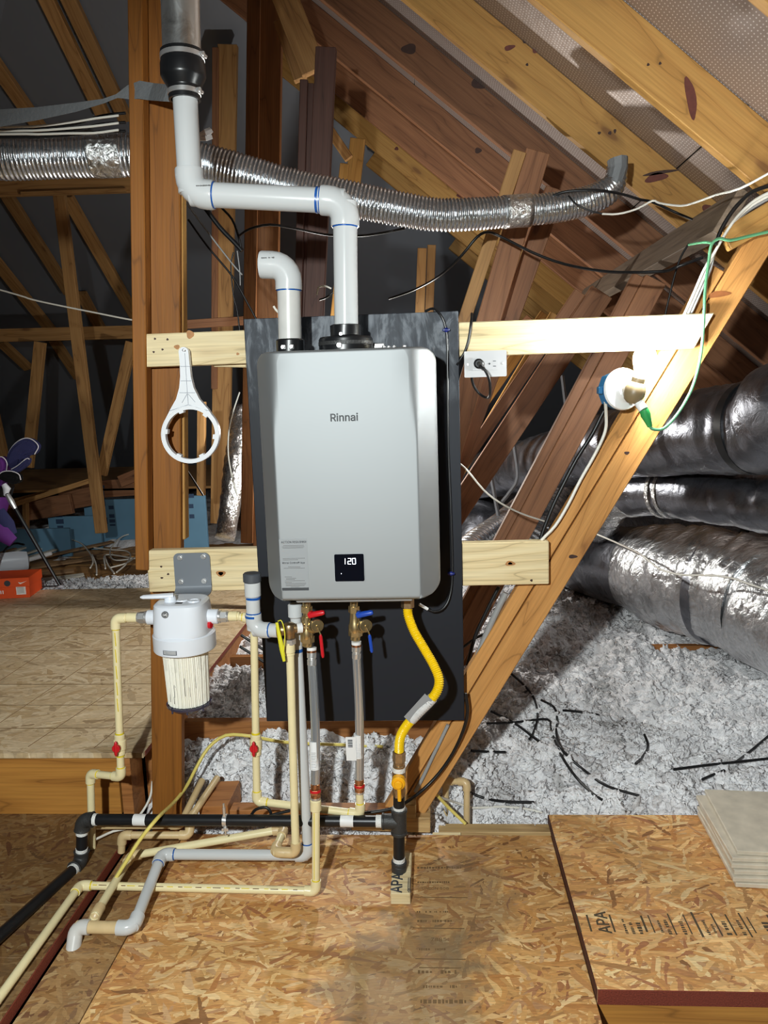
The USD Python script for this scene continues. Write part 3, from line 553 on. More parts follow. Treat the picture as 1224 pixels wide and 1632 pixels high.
KNOT = plain('knot_red_brown', srgb(92, 44, 34), 0.55, var=0.25, scale=60); KNOT_D = plain('knot_dark', srgb(58, 34, 26), 0.6, var=0.25, scale=60); KNOT_S = plain('knot_amber', srgb(132, 78, 38), 0.6, var=0.2, scale=60); KNOT_P = plain('knot_pale', srgb(172, 120, 70), 0.6, var=0.2, scale=60)
MATS = {}
def knot(path, px, py, Y, rx, ry, rot, mat):   # an oval knot standing a hair proud of the face
    c = P(px, py, Y=Y); a = math.radians(rot); th = np.linspace(0, 2 * np.pi, 18, endpoint=False); r = 1 + .12 * np.sin(th * 3 + px)
    u = np.c_[rx * np.cos(th) * r, ry * np.sin(th) * r] / FPX * Y; x = u[:, 0] * math.cos(a) - u[:, 1] * math.sin(a); z = u[:, 0] * math.sin(a) + u[:, 1] * math.cos(a)
    m = ext_poly(Polygon(np.c_[c[0] + x, c[2] + z]), Y - .0006, Y + .001); M = np.linalg.inv(np.array(UsdGeom.Xformable(stage.GetPrimAtPath(path)).GetLocalTransformation()).T)
    m.apply_transform(M); v, f, n = meshkit.arrays(m, False); put(numbered(path + '/knot'), v, f, n, mat)
def ext_poly(g, y0, y1):
    m = trimesh.creation.extrude_polygon(g, y1 - y0, engine='earcut'); v = m.vertices; return tm(np.c_[v[:, 0], y1 - v[:, 2], v[:, 1]], m.faces)
for k_, px, py, rx, ry, rot, mt in ((0, 1101, 156, 7, 30, 12, KNOT), (0, 1033, 103, 2, 2, 0, KNOT_D), (0, 1052, 101, 2, 2, 0, KNOT_D), (1, 812, 76, 8, 3.5, 12, KNOT), (1, 836, 66, 3, 2.5, 0, KNOT_D), (1, 852, 80, 3, 5, 20, KNOT), (1, 879, 92, 6, 3, -30, KNOT), (1, 840, 103, 2, 2, 0, KNOT_D),
        (1, 955, 212, 2.5, 2, 0, KNOT_D), (1, 972, 212, 2.5, 2.5, 0, KNOT_D), (1, 980, 209, 2, 3, 0, KNOT_D), (1, 1006, 205, 2.5, 2.5, 0, KNOT_D), (1, 1046, 283, 17, 6, 10, KNOT), (1, 1052, 275, 26, 2.5, 6, KNOT_D), (1, 1126, 331, 7, 4.5, 5, KNOT),
        (2, 652, 78, 11, 7, 0, KNOT_D), (2, 764, 131, 11, 10, 0, KNOT_D), (3, 762, 240, 5, 4, 0, KNOT_D), (5, 632, 237, 3, 2.5, 0, KNOT), (5, 735, 311, 7, 3.5, 8, KNOT), (5, 745, 302, 3, 5, 0, KNOT)):
    knot(RAF[k_], px, py, 2.29 + .61 * k_, rx, ry, rot, mt)
for path, px, py, rx, ry, rot, mt in ((BRD[0], 303, 533, 6, 6.5, 0, KNOT_P), (BRD[0], 282, 553, 4.5, 3.5, 0, KNOT_P), (BRD[0], 247, 540, 1.8, 1.6, 0, KNOT_D), (BRD[0], 267, 541, 1.8, 1.8, 0, KNOT_D), (BRD[0], 259, 557, 1.8, 1.6, 0, KNOT_D), (BRD[0], 245, 561, 1.8, 1.6, 0, KNOT_D), (BRD[0], 379, 564, 2.5, 2, 0, KNOT_P),
        (BRD[1], 813, 898, 8, 4, 0, KNOT_P), (BRD[1], 813, 898, 3.5, 2, 0, KNOT), (BRD[1], 847, 925, 2, 2, 0, KNOT_D), (BRD[1], 352, 914, 8, 5, 0, KNOT_P), (BRD[1], 352, 914, 4, 3, 0, KNOT), (BRD[1], 257, 903, 2, 1.6, 0, KNOT_D), (BRD[1], 268, 915, 2, 1.6, 20, KNOT_D), (BRD[1], 258, 921, 2.4, 1.4, 0, KNOT_D)):
    knot(path, px, py, 2.212, rx, ry, rot, mt)
knot(STRUT, 1120, 468, 2.25, 4, 2, 0, KNOT_S); knot(STRUT, 1146, 469, 2.25, 17, 4.5, 5, KNOT_S); knot(STRUT, 999, 722, 2.25, 4, 2.5, 0, KNOT_D); knot(STRUT, 913, 887, 2.25, 7, 3, 0, KNOT_D)
# ---------------------------------------------------------------- loose-fill insulation
def ins_h(x, y):
    p = np.stack([x * 1.0, y * 1.0, 0 * x], -1)
    base = np.interp(y, [2.2, 2.4, 2.8, 3.4, 4.2, 6, 9], [-0.035, -0.02, 0.03, 0.09, 0.13, 0.15, 0.2])
    left = np.interp(y, [2.2, 2.30, 2.45, 2.60, 2.63, 2.75, 3.2, 3.32, 4, 5, 9], [-0.10, -0.04, 0.07, 0.15, 0.17, 0.16, 0.20, 0.17, 0.19, 0.17, 0.18])
    k = 1 / (1 + np.exp(-(x - (0.05 + 0.42 * np.clip(y - 2.3, 0, 2))) * 14)); h = left * (1 - k) + base * k
    h = h + (meshkit.fbm(p * 2.2, 3, 1) - 0.5) * 0.10 + (meshkit.fbm(p * 9, 3, 5) - 0.5) * 0.085 + (meshkit.fbm(p * 30, 3, 9) - 0.5) * 0.05 + (meshkit.noise(p * 85, 3) - 0.5) * 0.016
    hole = np.exp(-(((x - 0.075) / 0.06) ** 2 + ((y - 2.36) / 0.05) ** 2)); h = h - 0.16 * hole
    h = h + 0.05 * np.exp(-(((x + 0.55) / 0.25) ** 2 + ((y - 2.5) / 0.12) ** 2)) + 0.04 * np.exp(-(((x + 0.2) / 0.3) ** 2 + ((y - 2.48) / 0.1) ** 2))
    return h
xs = np.unique(np.concatenate([np.linspace(-4.4, -1.05, 60), np.linspace(-1.05, 2.2, 430), np.linspace(2.2, 2.75, 20)]))
yy = np.unique(np.concatenate([np.linspace(2.285, 3.4, 200), np.linspace(3.4, 6, 200), np.linspace(6, 9.8, 60)]))
X, Yg = np.meshgrid(xs, yy); Z = ins_h(X, Yg)
far_left = (X < -1.0) & (Yg < 4.56); Z = np.where(far_left, -0.1, Z)
Z = np.where((X < -1.05) & (Yg >= 4.56) & (Yg < 6.4), Z - 0.06, Z)
nx, ny = len(xs), len(yy); idx = np.arange(nx * ny).reshape(ny, nx)
ff = np.concatenate([np.stack([idx[:-1, :-1], idx[:-1, 1:], idx[1:, 1:]], -1).reshape(-1, 3), np.stack([idx[:-1, :-1], idx[1:, 1:], idx[1:, :-1]], -1).reshape(-1, 3)])
ins = Thing('insulation', 'white-grey loose fluffy insulation heaped between the joists', 'insulation', kind='stuff')
ins.part('blanket', tm(np.c_[X.ravel(), Yg.ravel(), Z.ravel()], ff), FLUFF, smooth=True)
# torn tufts on top of it
rg = np.random.default_rng(11)
protos = []
for q in range(4):
    m = trimesh.creation.icosphere(2, 1.0); v = m.vertices
    nz = meshkit.fbm(v * 2.6 + q * 9.1, 3, q); v = v * np.clip(-0.25 + 2.5 * nz, .12, 2)[:, None] * V(1.15, 0.75, 0.5); protos.append(tm(v, m.faces))
n1 = 30000
tx = np.concatenate([rg.uniform(-0.95, 2.2, n1), rg.uniform(-3.6, -0.92, 4200)]); ty = np.concatenate([2.30 + rg.random(n1) ** 1.7 * 3.2, rg.uniform(4.53, 4.86, 4200)])
hole = (((tx - 0.075) / 0.07) ** 2 + ((ty - 2.36) / 0.07) ** 2) < 1; jo = (np.abs(ty - 2.64) < 0.035) & (tx < 0.05) | (np.abs(ty - 3.32) < 0.03) & (tx < 0.2)
pk = (np.abs(ty - 3.74) < 0.03) & (tx > 0.5) & (tx < 1.5)
keep = ~(hole | jo | pk); tx, ty = tx[keep], ty[keep]
tz = ins_h(tx, ty); edge = (np.arange(len(tx)) >= keep[:n1].sum()); tz = np.where(edge, 0.18 + (0.05 + 0.08 * np.clip((tx + 2.4) / 1.3, 0, 1)) * rg.random(len(tx)), tz)
pi = UsdGeom.PointInstancer.Define(stage, ins.path + '/tufts'); stage.GetPrimAtPath(ins.path + '/tufts').SetCustomDataByKey('kind', 'stuff')
for q, m in enumerate(protos):
    v, f, n = meshkit.arrays(m, True); put(f'{ins.path}/tufts/tuft_{q + 1:03d}', v, f, n, FLUFF)
pi.CreatePrototypesRel().SetTargets([f'{ins.path}/tufts/tuft_{q + 1:03d}' for q in range(4)])
pi.CreateProtoIndicesAttr(Vt.IntArray.FromNumpy(rg.integers(0, 4, len(tx)).astype(np.int32)))
pi.CreatePositionsAttr(Vt.Vec3fArray.FromNumpy(np.stack([tx, ty, tz - 0.002], -1).astype(np.float32)))
sc = (0.006 + 0.020 * rg.random(len(tx)) ** 2); pi.CreateScalesAttr(Vt.Vec3fArray.FromNumpy(np.repeat(sc[:, None], 3, 1).astype(np.float32)))
ang = rg.random(len(tx)) * math.pi; ax = rg.normal(size=(len(tx), 3)); ax /= np.linalg.norm(ax, axis=1, keepdims=True)
pi.CreateOrientationsAttr(Vt.QuathArray([Gf.Quath(float(math.cos(a)), *(float(c * math.sin(a)) for c in b)) for a, b in zip(ang, ax)]))
#@@OBJECTS
# ================================================================ OBJECTS
def px_poly(pts, Y): return [(p[0], p[2]) for p in (P(x, y, Y=Y) for x, y in pts)]
def ext_xz(poly, y0, y1):                      # polygon in the xz plane, thick from y0 to y1
    ms = []
    for g in getattr(poly, 'geoms', [poly]):
        m = trimesh.creation.extrude_polygon(g, y1 - y0, engine='earcut'); v = m.vertices
        ms.append(tm(np.c_[v[:, 0], y1 - v[:, 2], v[:, 1]], m.faces))
    return cat(*ms)
def arc_bend(a, b, c, rb, n=7):                # points of a round bend at b
    d1, d2 = unit(a - b), unit(c - b); ang = math.acos(np.clip(d1 @ d2, -1, 1)); t = rb / math.tan(ang / 2)
    ctr = b + unit(d1 + d2) * rb / math.sin(ang / 2); s, e = b + d1 * t, b + d2 * t; us, ue = s - ctr, e - ctr; w = math.pi - ang
    return np.array([ctr + us * math.sin((1 - k) * w) / math.sin(w) + ue * math.sin(k * w) / math.sin(w) for k in np.linspace(0, 1, n)]), t
def pipe_run(t, pts, r, mat, fit=None, ring=None, rb=None, hub=1.6, fr=1.2, names=('pipe', 'elbow', 'cement_ring'), n=18, bend_ends=(False, False), rings=None):
    """straight pipes between the points, an elbow fitting at each inner point and glue rings where they meet"""
    fit = fit or mat; rb = rb or r * 1.5; pts = [np.asarray(p, float) for p in pts]
    for i in range(len(pts) - 1):
        a, b = pts[i], pts[i + 1]; t.part(names[0], cyl(a, b, r, n, r * 0.05), mat)
    for i in range(1, len(pts) - 1):
        arc, tl = arc_bend(pts[i - 1], pts[i], pts[i + 1], rb); d1, d2 = unit(pts[i - 1] - pts[i]), unit(pts[i + 1] - pts[i])
        e1, e2 = pts[i] + d1 * (tl + hub * r), pts[i] + d2 * (tl + hub * r)
        q = np.vstack([e1, e1 - d1 * r * .12, arc[:1] + d1 * 0.0005, arc[1:-1], arc[-1:] + d2 * .0005, e2 - d2 * r * .12, e2]); R = np.full(len(q), r * fr); R[0] = R[-1] = r * (fr - 0.04)
        t.part(names[1], tube(q, R, n + 4), fit)
        if ring is not None:
            for j, (e, d) in enumerate(((e1, d1), (e2, d2))):
                if rings is None or (i, j) in rings: t.part(names[2], tube([e - d * .0005, e + d * 0.003], r * 1.06, n), ring)
def ballvalve(t, c, axis, r, body, handle_mat, out=(0, -1, 0)):
    ax = unit(axis); c = np.asarray(c, float); o = unit(out)
    b = t.part('valve_body', cat(cyl(c - ax * r * 2.6, c - ax * r * 1.2, r * 1.25), cyl(c - ax * r * 1.5, c + ax * r * 1.5, r * 1.45, 20, r * .4), cyl(c + ax * r * 1.2, c + ax * r * 2.6, r * 1.25), cyl(c, c + o * r * 1.9, r * .8)), body)
    h = c + o * r * 1.9
    t.part('valve_handle', cat(cyl(h - o * .001, h + o * r * .7, r * 0.95, 20), rot_capsule(h + o * r * .5 - ax * r * 1.9, h + o * r * .5 + ax * r * 1.9, r * .42, o)), handle_mat)
def rot_capsule(a, b, r, flat=None):
    a, b = np.asarray(a, float), np.asarray(b, float); d = unit(b - a); k = np.linspace(0, 1, 9); L = np.linalg.norm(b - a)
    q = [a + d * L * x for x in k]; R = [r * math.sqrt(max(0.05, 1 - (abs(2 * x - 1)) ** 6)) for x in k]; return tube(q, R, 12)
def wire(name, lab, pts, r, mat, catg='cable', group=None, step=0.03, n=7, smooth=True):
    return single(name, lab, catg, tube(spline(pts, step), r, n), mat, smooth=60, group=group)
def wpx(name, lab, pts, Y, r, mat, catg='cable', group=None, step=0.03):
    Ys = np.interp(np.linspace(0, 1, len(pts)), np.linspace(0, 1, len(Y)), Y) if np.ndim(Y) else [Y] * len(pts)
    return wire(name, lab, [P(*p, Y=y) for p, y in zip(pts, Ys)], r, mat, catg, group, step)

# ---- black backing board
single('backing_board', 'black painted plywood board behind the silver water heater', 'board', box2((-0.518, 2.200, 0.414), (0.085, 2.212, 1.614)), BOARD_BLACK, M=None)

# ---- water heater
HX, HZ0, HZ1, HY, HB = -0.2155, 0.862, 1.508, 1.945, 2.165
heater = Thing('water_heater', 'silver tankless water heater on the black board with a lit 120 readout', 'water heater', (HX, 2.165, HZ0))
def cover():
    W, Hh, r, re, xc = 0.470, HZ1 - HZ0, 0.036, 0.008, 0.184
    zz = np.unique(np.concatenate([np.linspace(0, r, 12) ** 1, np.linspace(r, Hh - r, 40), Hh - np.linspace(0, r, 12)]))
    us = np.unique(np.concatenate([np.linspace(-1, -0.9, 14), np.linspace(-0.9, -0.7, 22), np.linspace(-0.7, 0.7, 15), np.linspace(0.7, 0.9, 22), np.linspace(0.9, 1, 14)]))
    v = np.zeros((len(zz), len(us), 3))
    for i, z in enumerate(zz):
        dz = min(z, Hh - z); w = W / 2 - r + math.sqrt(max(0, r * r - max(0, r - dz) ** 2)); x = us * w
        k = np.clip((z / Hh - 0.62) / 0.36, 0, 1); s = 0.0012 + 0.010 * k * k * (3 - 2 * k)
        d = 1.6 * s * np.logaddexp(0, (np.abs(x) - xc) / s)
        e = np.minimum(w - np.abs(x), dz); q = np.clip(re - e, 0, re); roll = re - np.sqrt(re * re - q * q)
        v[i, :, 0] = HX + x; v[i, :, 1] = HY + d + roll; v[i, :, 2] = HZ0 + z
    m, n = len(zz), len(us); idx = np.arange(m * n).reshape(m, n)
    f = np.concatenate([np.stack([idx[:-1, :-1], idx[:-1, 1:], idx[1:, 1:]], -1).reshape(-1, 3), np.stack([idx[:-1, :-1], idx[1:, 1:], idx[1:, :-1]], -1).reshape(-1, 3)])
    loop = np.concatenate([idx[0, :], idx[1:, -1], idx[-1, -2::-1], idx[-2:0:-1, 0]]); vv = v.reshape(-1, 3)
    back = vv[loop].copy(); back[:, 1] = HB - 0.02; b0 = len(vv); k = np.arange(len(loop)); k2 = (k + 1) % len(loop)
    f2 = np.concatenate([np.stack([loop[k], b0 + k, b0 + k2], -1), np.stack([loop[k], b0 + k2, loop[k2]], -1)])
    c = len(vv) + len(back); f3 = np.stack([np.full(len(k), c), b0 + k2, b0 + k], -1)
    return tm(np.vstack([vv, back, [[HX, HB - 0.02, (HZ0 + HZ1) / 2]]]), np.vstack([f, f2, f3]))
cv = cover()
if cv.volume < 0: cv = tm(cv.vertices, cv.faces[:, ::-1])
heater.part('front_cover', cv, SILVER, smooth=28)
heater.part('back_plate', box2((HX - 0.15, HB - 0.02, HZ0 + 0.02), (HX + 0.15, 2.199, HZ1 - 0.02)), GREY_CASE)
heater.part('bottom_plate', box2((HX - 0.15, 1.965, HZ0 - 0.010), (HX + 0.16, 2.13, HZ0 + 0.002), 0.003), GREY_CASE)
def front(px, py, off=0.0): return P(px, py, Y=HY - off)
a = front(525.5, 671.5); heater.part('wordmark', text('Rinnai', 0.0185, 0.0006, True, facing(V(a[0], HY - 0.0002, a[2]))), INK, smooth=False)
a, b = front(534.5, 926.5), front(579.5, 882.5); cx, cz, sw, sh = (a[0] + b[0]) / 2, (a[2] + b[2]) / 2, b[0] - a[0], b[2] - a[2]
heater.part('display_bezel', rbox(sw + .005, 0.0012, sh + .005, .005, center=(cx, HY - .0004, cz)), SILVER)
scr = heater.part('display', rbox(sw, 0.002, sh, .0035, center=(cx, HY - .001, cz)), BLACK_GLOSS)
SEG = {'0': 'abcdef', '1': 'bc', '2': 'abged'}
def digit(ch, x, z, h):
    w = h * 0.52; th = h * 0.15; y = HY - 0.0022; o = []
    P7 = {'a': (0, h, w, 0), 'g': (0, h / 2, w, 0), 'd': (0, 0, w, 0), 'f': (0, h / 2, 0, h / 2), 'b': (w, h / 2, 0, h / 2), 'e': (0, 0, 0, h / 2), 'c': (w, 0, 0, h / 2)}
    for s in SEG[ch]:
        px_, pz_, lx, lz = P7[s]; o.append(cbox(max(lx, th), .0004, max(lz, th) if lz else th, .0001, (x + px_ + lx / 2, y, z + pz_ + lz / 2)))
    return cat(*o)
a = front(547.5, 899); hh = 0.0155
for i, ch in enumerate('120'): heater.part('digit', digit(ch, a[0] + i * 0.0118 - (0.0035 if ch == '1' else 0), a[2], hh), DIGIT, under=scr)
a = front(544, 914); heater.part('indicator_dot', cyl(V(a[0], HY - .0018, a[2]), V(a[0], HY - .0026, a[2]), .0014, 10), DIGIT, under=scr)
# notice sticker
def quad_front(p0, p1): a, b = front(*p0), front(*p1); return a, b
a, b = front(445.5, 942), front(492.5, 858.5); SXc, SW_, SZ0, SH_ = (a[0] + b[0]) / 2, (b[0] - a[0]), a[2], b[2] - a[2]
st = heater.part('notice_sticker', rbox(0.073, 0.0005, SH_, 0.001, center=(SXc, HY - .0003, SZ0 + SH_ / 2)), STICKER)
def srow(z, x0, x1, h, mat=GREY_INK): heater.part('printed_line', box2((SXc - .0365 + x0 * .073, HY - .0009, z), (SXc - .0365 + x1 * .073, HY - .0004, z + h), .0001), mat, under=st)
def stext(s, z, h, x0, bold=True): heater.part('printed_text', text(s, h, .0004, bold, facing(V(SXc - .0365 + x0 * .073, HY - .0005, z))), INK, smooth=False, under=st)
zt = SZ0 + SH_
stext('ACTION REQUIRED!', zt - .0105, .0050, .07)
for z, x0, x1 in ((.018, .14, .88), (.0215, .10, .90), (.0245, .12, .86), (.053, .10, .90), (.0565, .10, .65), (.076, .28, .72), (.0795, .12, .88), (.103, .14, .40), (.107, .18, .55), (.110, .18, .50), (.114, .14, .86), (.118, .14, .38), (.121, .16, .90), (.1245, .16, .88), (.1275, .16, .84), (.131, .34, .66)):
    srow(zt - z * SH_ / .141, x0, x1, .0011)
stext('Rinnai Control® App', zt - .0665 * SH_ / .141, .0046, .07)
srow(SZ0 + .001, .02, .99, .0075, INK); 
# flue and intake sockets, bits on the top
TZ = HZ1 - 0.004
FX = P(551.5, 520, Y=2.06)[0]; IX = P(462, 540, Y=2.06)[0]
heater.part('flue_socket', lathe([(0, 0), (.068, 0), (.071, .004), (.071, .034), (.067, .040), (.046, .041), (.040, .044), (.040, .070), (.036, .072), (0.031, .072)], (FX - .002, 2.06, TZ), n=36), RUBBER)
heater.part('flue_clamp', lathe([(.0705, .018), (.0722, .019), (.0722, .028), (.0705, .029)], (FX - .002, 2.06, TZ), n=36), IRON_FIT)
heater.part('intake_socket', lathe([(0, 0), (.036, 0), (.037, .003), (.037, .036), (.034, .040), (.031, .040)], (IX, 2.06, TZ), n=30), RUBBER)
for q in (-.012, .010): heater.part('socket_screw', cat(cyl((IX + q, 2.025, TZ + .018), (IX + q, 2.014, TZ + .018), .005), cbox(.012, .008, .012, .002, (IX + q, 2.024, TZ + .018))), STEEL)
for q in (.098, .110, .124, .150): heater.part('top_screw', cyl((FX + q, 2.02, TZ), (FX + q + .003, 2.02, TZ + .012), .005), STEEL)
heater.part('vent_bracket', cat(cbox(.028, .03, .022, .002, (FX + .083, 2.09, TZ + .012)), cbox(.012, .03, .03, .002, (FX + .062, 2.08, TZ + .015))), GREY_CASE)
heater.part('flue_bolt', cat(cyl((FX - .012, 1.985, TZ + .016), (FX - .012, 1.998, TZ + .016), .007), cyl((FX - .01, 2.018, TZ + .046), (FX - .01, 2.03, TZ + .046), .005)), STEEL)

# ---- flue: galvanised stack, rubber coupling, white vent run
YV = 2.06
g1 = P(290, 92, Y=YV); g0 = P(286, -40, Y=YV); g0 = g1 + (g0 - g1) * 4.2
single('vent_stack', 'dull galvanised metal vent pipe coming down at the top left', 'pipe', cyl(g0, g1, 0.0475, 36, .001), GALV)
c0, c1 = P(290, 83, Y=YV), P(294.5, 160, Y=YV); ax = unit(c1 - c0); LC = np.linalg.norm(c1 - c0)
cp = Thing('rubber_coupling', 'black rubber reducer coupling with two steel clamps joining metal and white vent pipe', 'pipe coupling', c0)
cp.part('sleeve', lathe([(.0478, 0), (.054, 0), (.0542, LC * .24), (.0562, LC * .27), (.0566, LC * .50), (.0535, LC * .56), (.0455, LC * .68), (.0415, LC * .73), (.040, LC * .76), (.040, LC * 1.0), (.034, LC * 1.0)], c0, ax, 40), RUBBER)
for f, rr in ((.07, .0542), (.80, .0402)):
    o = c0 + ax * LC * f; cb = cp.part('clamp_band', lathe([(rr, 0), (rr + .0012, .0005), (rr + .0012, .0115), (rr, .012)], o, ax, 40), STEEL)
    s = o + ax * .006 + V(rr + .004, -.012, 0); cp.part('clamp_screw', cat(cyl(s + V(-.004, -.012, 0), s + V(.002, .014, 0), .0045, 12), cbox(.006, .012, .014, .001, s)), STEEL, under=cb)
vr = Thing('vent_pipe', 'glossy white plastic vent pipe with two elbows running to the heater flue', 'pipe', P(551, 520, Y=YV))
vp = [P(294.5, 150, Y=YV), P(304, 309, Y=YV), P(549.5, 321, Y=YV), V(FX, YV, TZ + .04)]
pipe_run(vr, vp, 0.0312, PVC, ring=BLUE_CEMENT, rb=0.046, hub=0.6, fr=1.19, n=28, rings={(1, 1), (2, 0), (2, 1)})
b2 = vp[2] - unit(vp[2] - vp[1]) * .068; vr.part('glue_smear', tube([b2 + unit(vp[1] - vp[2]) * .0, b2 + unit(vp[1] - vp[2]) * .006], .0325, 28), BLUE_CEMENT)
a = P(312, 297, Y=YV - .04); m = marks(14, .004); m.apply_transform(facing(V(a[0], YV - .0372, a[2]))); vr.part('printed_line', m, GREY_INK, smooth=False)
it = Thing('intake_pipe', 'short white plastic intake pipe with an elbow turned left on the heater', 'pipe', V(IX, 2.06, TZ))
q0, q1, q2 = P(415, 422, Y=2.06), P(459.5, 423, Y=2.06), V(IX, 2.06, TZ + .01)
it.part('pipe', cyl(P(460, 450, Y=2.06), q2, .0305, 28, .001), PVC_OLD)
arc, tl = arc_bend(q0, q1, q2, .042); d1, d2 = unit(q0 - q1), unit(q2 - q1); e2 = q1 + d2 * (tl + .022)
it.part('elbow', tube(np.vstack([q0, q0 - d1 * .004, arc, e2]), np.r_[.0335, .0352, np.full(len(arc) + 1, .0352)], 30, caps=False), PVC)
it.part('elbow_bore', tube(np.vstack([q0 + d1 * .0001, arc]), .0315, 30, caps=False), PVC_OLD)
it.part('cement_ring', tube([e2, e2 + d2 * .003], .0325, 28), BLUE_CEMENT)
a = P(421, 416, Y=2.06); m = marks(14, .004); m.apply_transform(facing(V(a[0], 2.06 - .0356, a[2]))); it.part('printed_line', m, GREY_INK, smooth=False)
a = P(431, 405, Y=2.04); it.part('vent_hole', cyl(a + V(0, -.004, -.002), a + V(0, .006, .004), .003), INK)

# ---- filter wrench
wr = Thing('filter_wrench', 'white plastic ring wrench hanging on a nail in the upper board', 'wrench', P(293, 558, Y=2.19))
cx_, cy_, ro_, ri_ = 303.5, 692, 46.3, 39.5
ring_ = Point(cx_, cy_).buffer(ro_, 48); hole_ = Point(cx_, cy_).buffer(ri_, 48)
hand = Polygon([(285, 560), (286.5, 556), (290, 553.5), (294, 553), (298, 555), (300.5, 559), (302.5, 580), (304.5, 600), (309, 618), (318, 636), (332, 652), (346, 674), (300, 700), (261, 674), (272, 652), (281, 636), (286, 618), (287.5, 600), (287, 580)])
nub = union_all([Polygon([(cx_ + (ri_ - 3.2) * math.cos(a + s * .1), cy_ + (ri_ - 3.2) * math.sin(a + s * .1)) for s in (-1, 1)] + [(cx_ + (ri_ + 3) * math.cos(a + s * .1), cy_ + (ri_ + 3) * math.sin(a + s * .1)) for s in (1, -1)]) for a in np.radians([248, 308, 6, 62, 118, 186])])
shape = union_all([ring_.union(hand).difference(hole_), nub]).difference(Point(292.8, 558).buffer(2.2))
to_xz = lambda g: Polygon(px_poly(g.exterior.coords[:-1], 2.185), [px_poly(i.coords[:-1], 2.185) for i in g.interiors])
wr.part('wrench_body', ext_xz(to_xz(shape), 2.182, 2.200), WRENCH)
rim = to_xz(Point(cx_, cy_).buffer(ro_ - .6, 48).difference(Point(cx_, cy_).buffer(ro_ - 2.2, 48))); wr.part('rim', ext_xz(rim, 2.1805, 2.1825), WRENCH)
for ln in (((294.5, 563), (299, 634)), ((287.5, 584), (303, 584)), ((288, 607), (306, 607)), ((286, 626), (311, 626)), ((298, 628), (290, 642)), ((300, 628), (311, 641)), ((299, 628), (300, 644)), ((270, 655), (300, 645)), ((300, 645), (333, 655))):
    a, b = P(*ln[0], Y=2.1815), P(*ln[1], Y=2.1815); wr.part('groove', tube([a, b], .0009, 6), GROOVE)
single('nail', 'small steel screw hook the white ring wrench hangs on', 'nail', cyl(P(293, 558, Y=2.170), P(293, 558, Y=2.212), .0028, 10), STEEL)

# ---- whole-house water filter
FXc, FYc = P(293, 1000, Y=2.10)[0], 2.10
zf = lambda py, Y=2.02: P(293, py, Y=Y)[2]
zt_, zh, zc0, zc1, zb = zf(966, 2.03), zf(1013, 2.02), zf(1020, 2.012), zf(1049, 2.012), zf(1139, 2.035)
wf = Thing('water_filter', 'white water filter with clear bowl and pleated cartridge hung from a grey bracket', 'water filter', (FXc, 2.212, zb))
def loft(secs, n=40):                          # secs: (z, half width, half depth, exponent)
    th = np.arange(n) / n * 2 * np.pi; rows = []
    for z, a, b, e in secs:
        c, s = np.cos(th), np.sin(th); k = (np.abs(c) ** e + np.abs(s) ** e) ** (-1 / e); rows.append(np.c_[FXc + a * k * c, FYc + b * k * s, np.full(n, z)])
    v = np.vstack(rows); m = len(secs); i = np.arange(m - 1)[:, None] * n; j = np.arange(n)[None]; j2 = (j + 1) % n
    f = np.concatenate([np.stack([i + j, i + j2, i + n + j2], -1).reshape(-1, 3), np.stack([i + j, i + n + j2, i + n + j], -1).reshape(-1, 3)])
    v = np.vstack([v, [[FXc, FYc, secs[0][0]], [FXc, FYc, secs[-1][0]]]]); J = np.arange(n); J2 = (J + 1) % n; q = len(v)
    f = np.vstack([f, np.stack([np.full(n, q - 2), J2, J], -1), np.stack([np.full(n, q - 1), (m - 1) * n + J, (m - 1) * n + J2], -1)]); mm = tm(v, f)
    return mm if mm.volume > 0 else tm(v, f[:, ::-1])
head = wf.part('filter_head', loft([(zc0 - .002, .081, .081, 2.6), (zh, .079, .080, 3.0), (zt_ - .02, .074, .074, 3.4), (zt_ - .006, .072, .072, 3.4), (zt_ - .001, .067, .067, 3.2), (zt_, .060, .060, 3)]), WHITE_PLASTIC)
wf.part('collar', lathe([(.062, zc1 - zb), (.086, zc1 - zb), (.0885, zc1 - zb + .004), (.0885, zc0 - zb - .006), (.083, zc0 - zb), (.06, zc0 - zb)], (FXc, FYc, zb), n=48), WHITE_PLASTIC)
wf.part('bowl', lathe([(0, .003), (.052, .003), (.060, .010), (.069, zc1 - zb + .004)], (FXc, FYc, zb), n=48), BOWL, label='clear plastic bowl')
wf.part('bowl_base', lathe([(0, -.006), (.050, -.006), (.056, -.001), (.0645, .006), (.0655, .013), (.0605, .0135), (.055, .002), (0, .0025)], (FXc, FYc, zb), n=24), BOWL_TINT)
for k in range(8): wf.part('bowl_rib', cbox(.005, .004, .02, .001, (FXc + .0615 * math.cos(k * math.pi / 4 + .2), FYc + .0615 * math.sin(k * math.pi / 4 + .2), zb + .006)), BOWL_TINT)
for k in (-.4, .15, 1.2): 
    a = -math.pi / 2 + k - .3; wf.part('bowl_flute', tube([(FXc + .0665 * math.cos(a), FYc + .0665 * math.sin(a), zc1 - .05), (FXc + .067 * math.cos(a), FYc + .067 * math.sin(a), zc1 - .004)], .004, 10), BOWL)
npl = 68; th = np.arange(npl * 2) / (npl * 2) * 2 * np.pi; star = [((.0555 + (.0030 if i % 2 else 0.0) + .0012 * math.sin(i * 2.3)) * math.cos(a + .02 * math.sin(i * 1.7)), (.0555 + (.0030 if i % 2 else 0.0)) * math.sin(a)) for i, a in enumerate(th)]
m = trimesh.creation.extrude_polygon(Polygon(star), zc1 - zb - .012, engine='earcut'); v_ = m.vertices; v_[:, :2] *= (1.0 + .10 * (v_[:, 2] / (zc1 - zb)))[:, None]; m = tm(v_ + V(FXc, FYc, zb + .014), m.faces); wf.part('cartridge', m, CARTRIDGE, smooth=False)
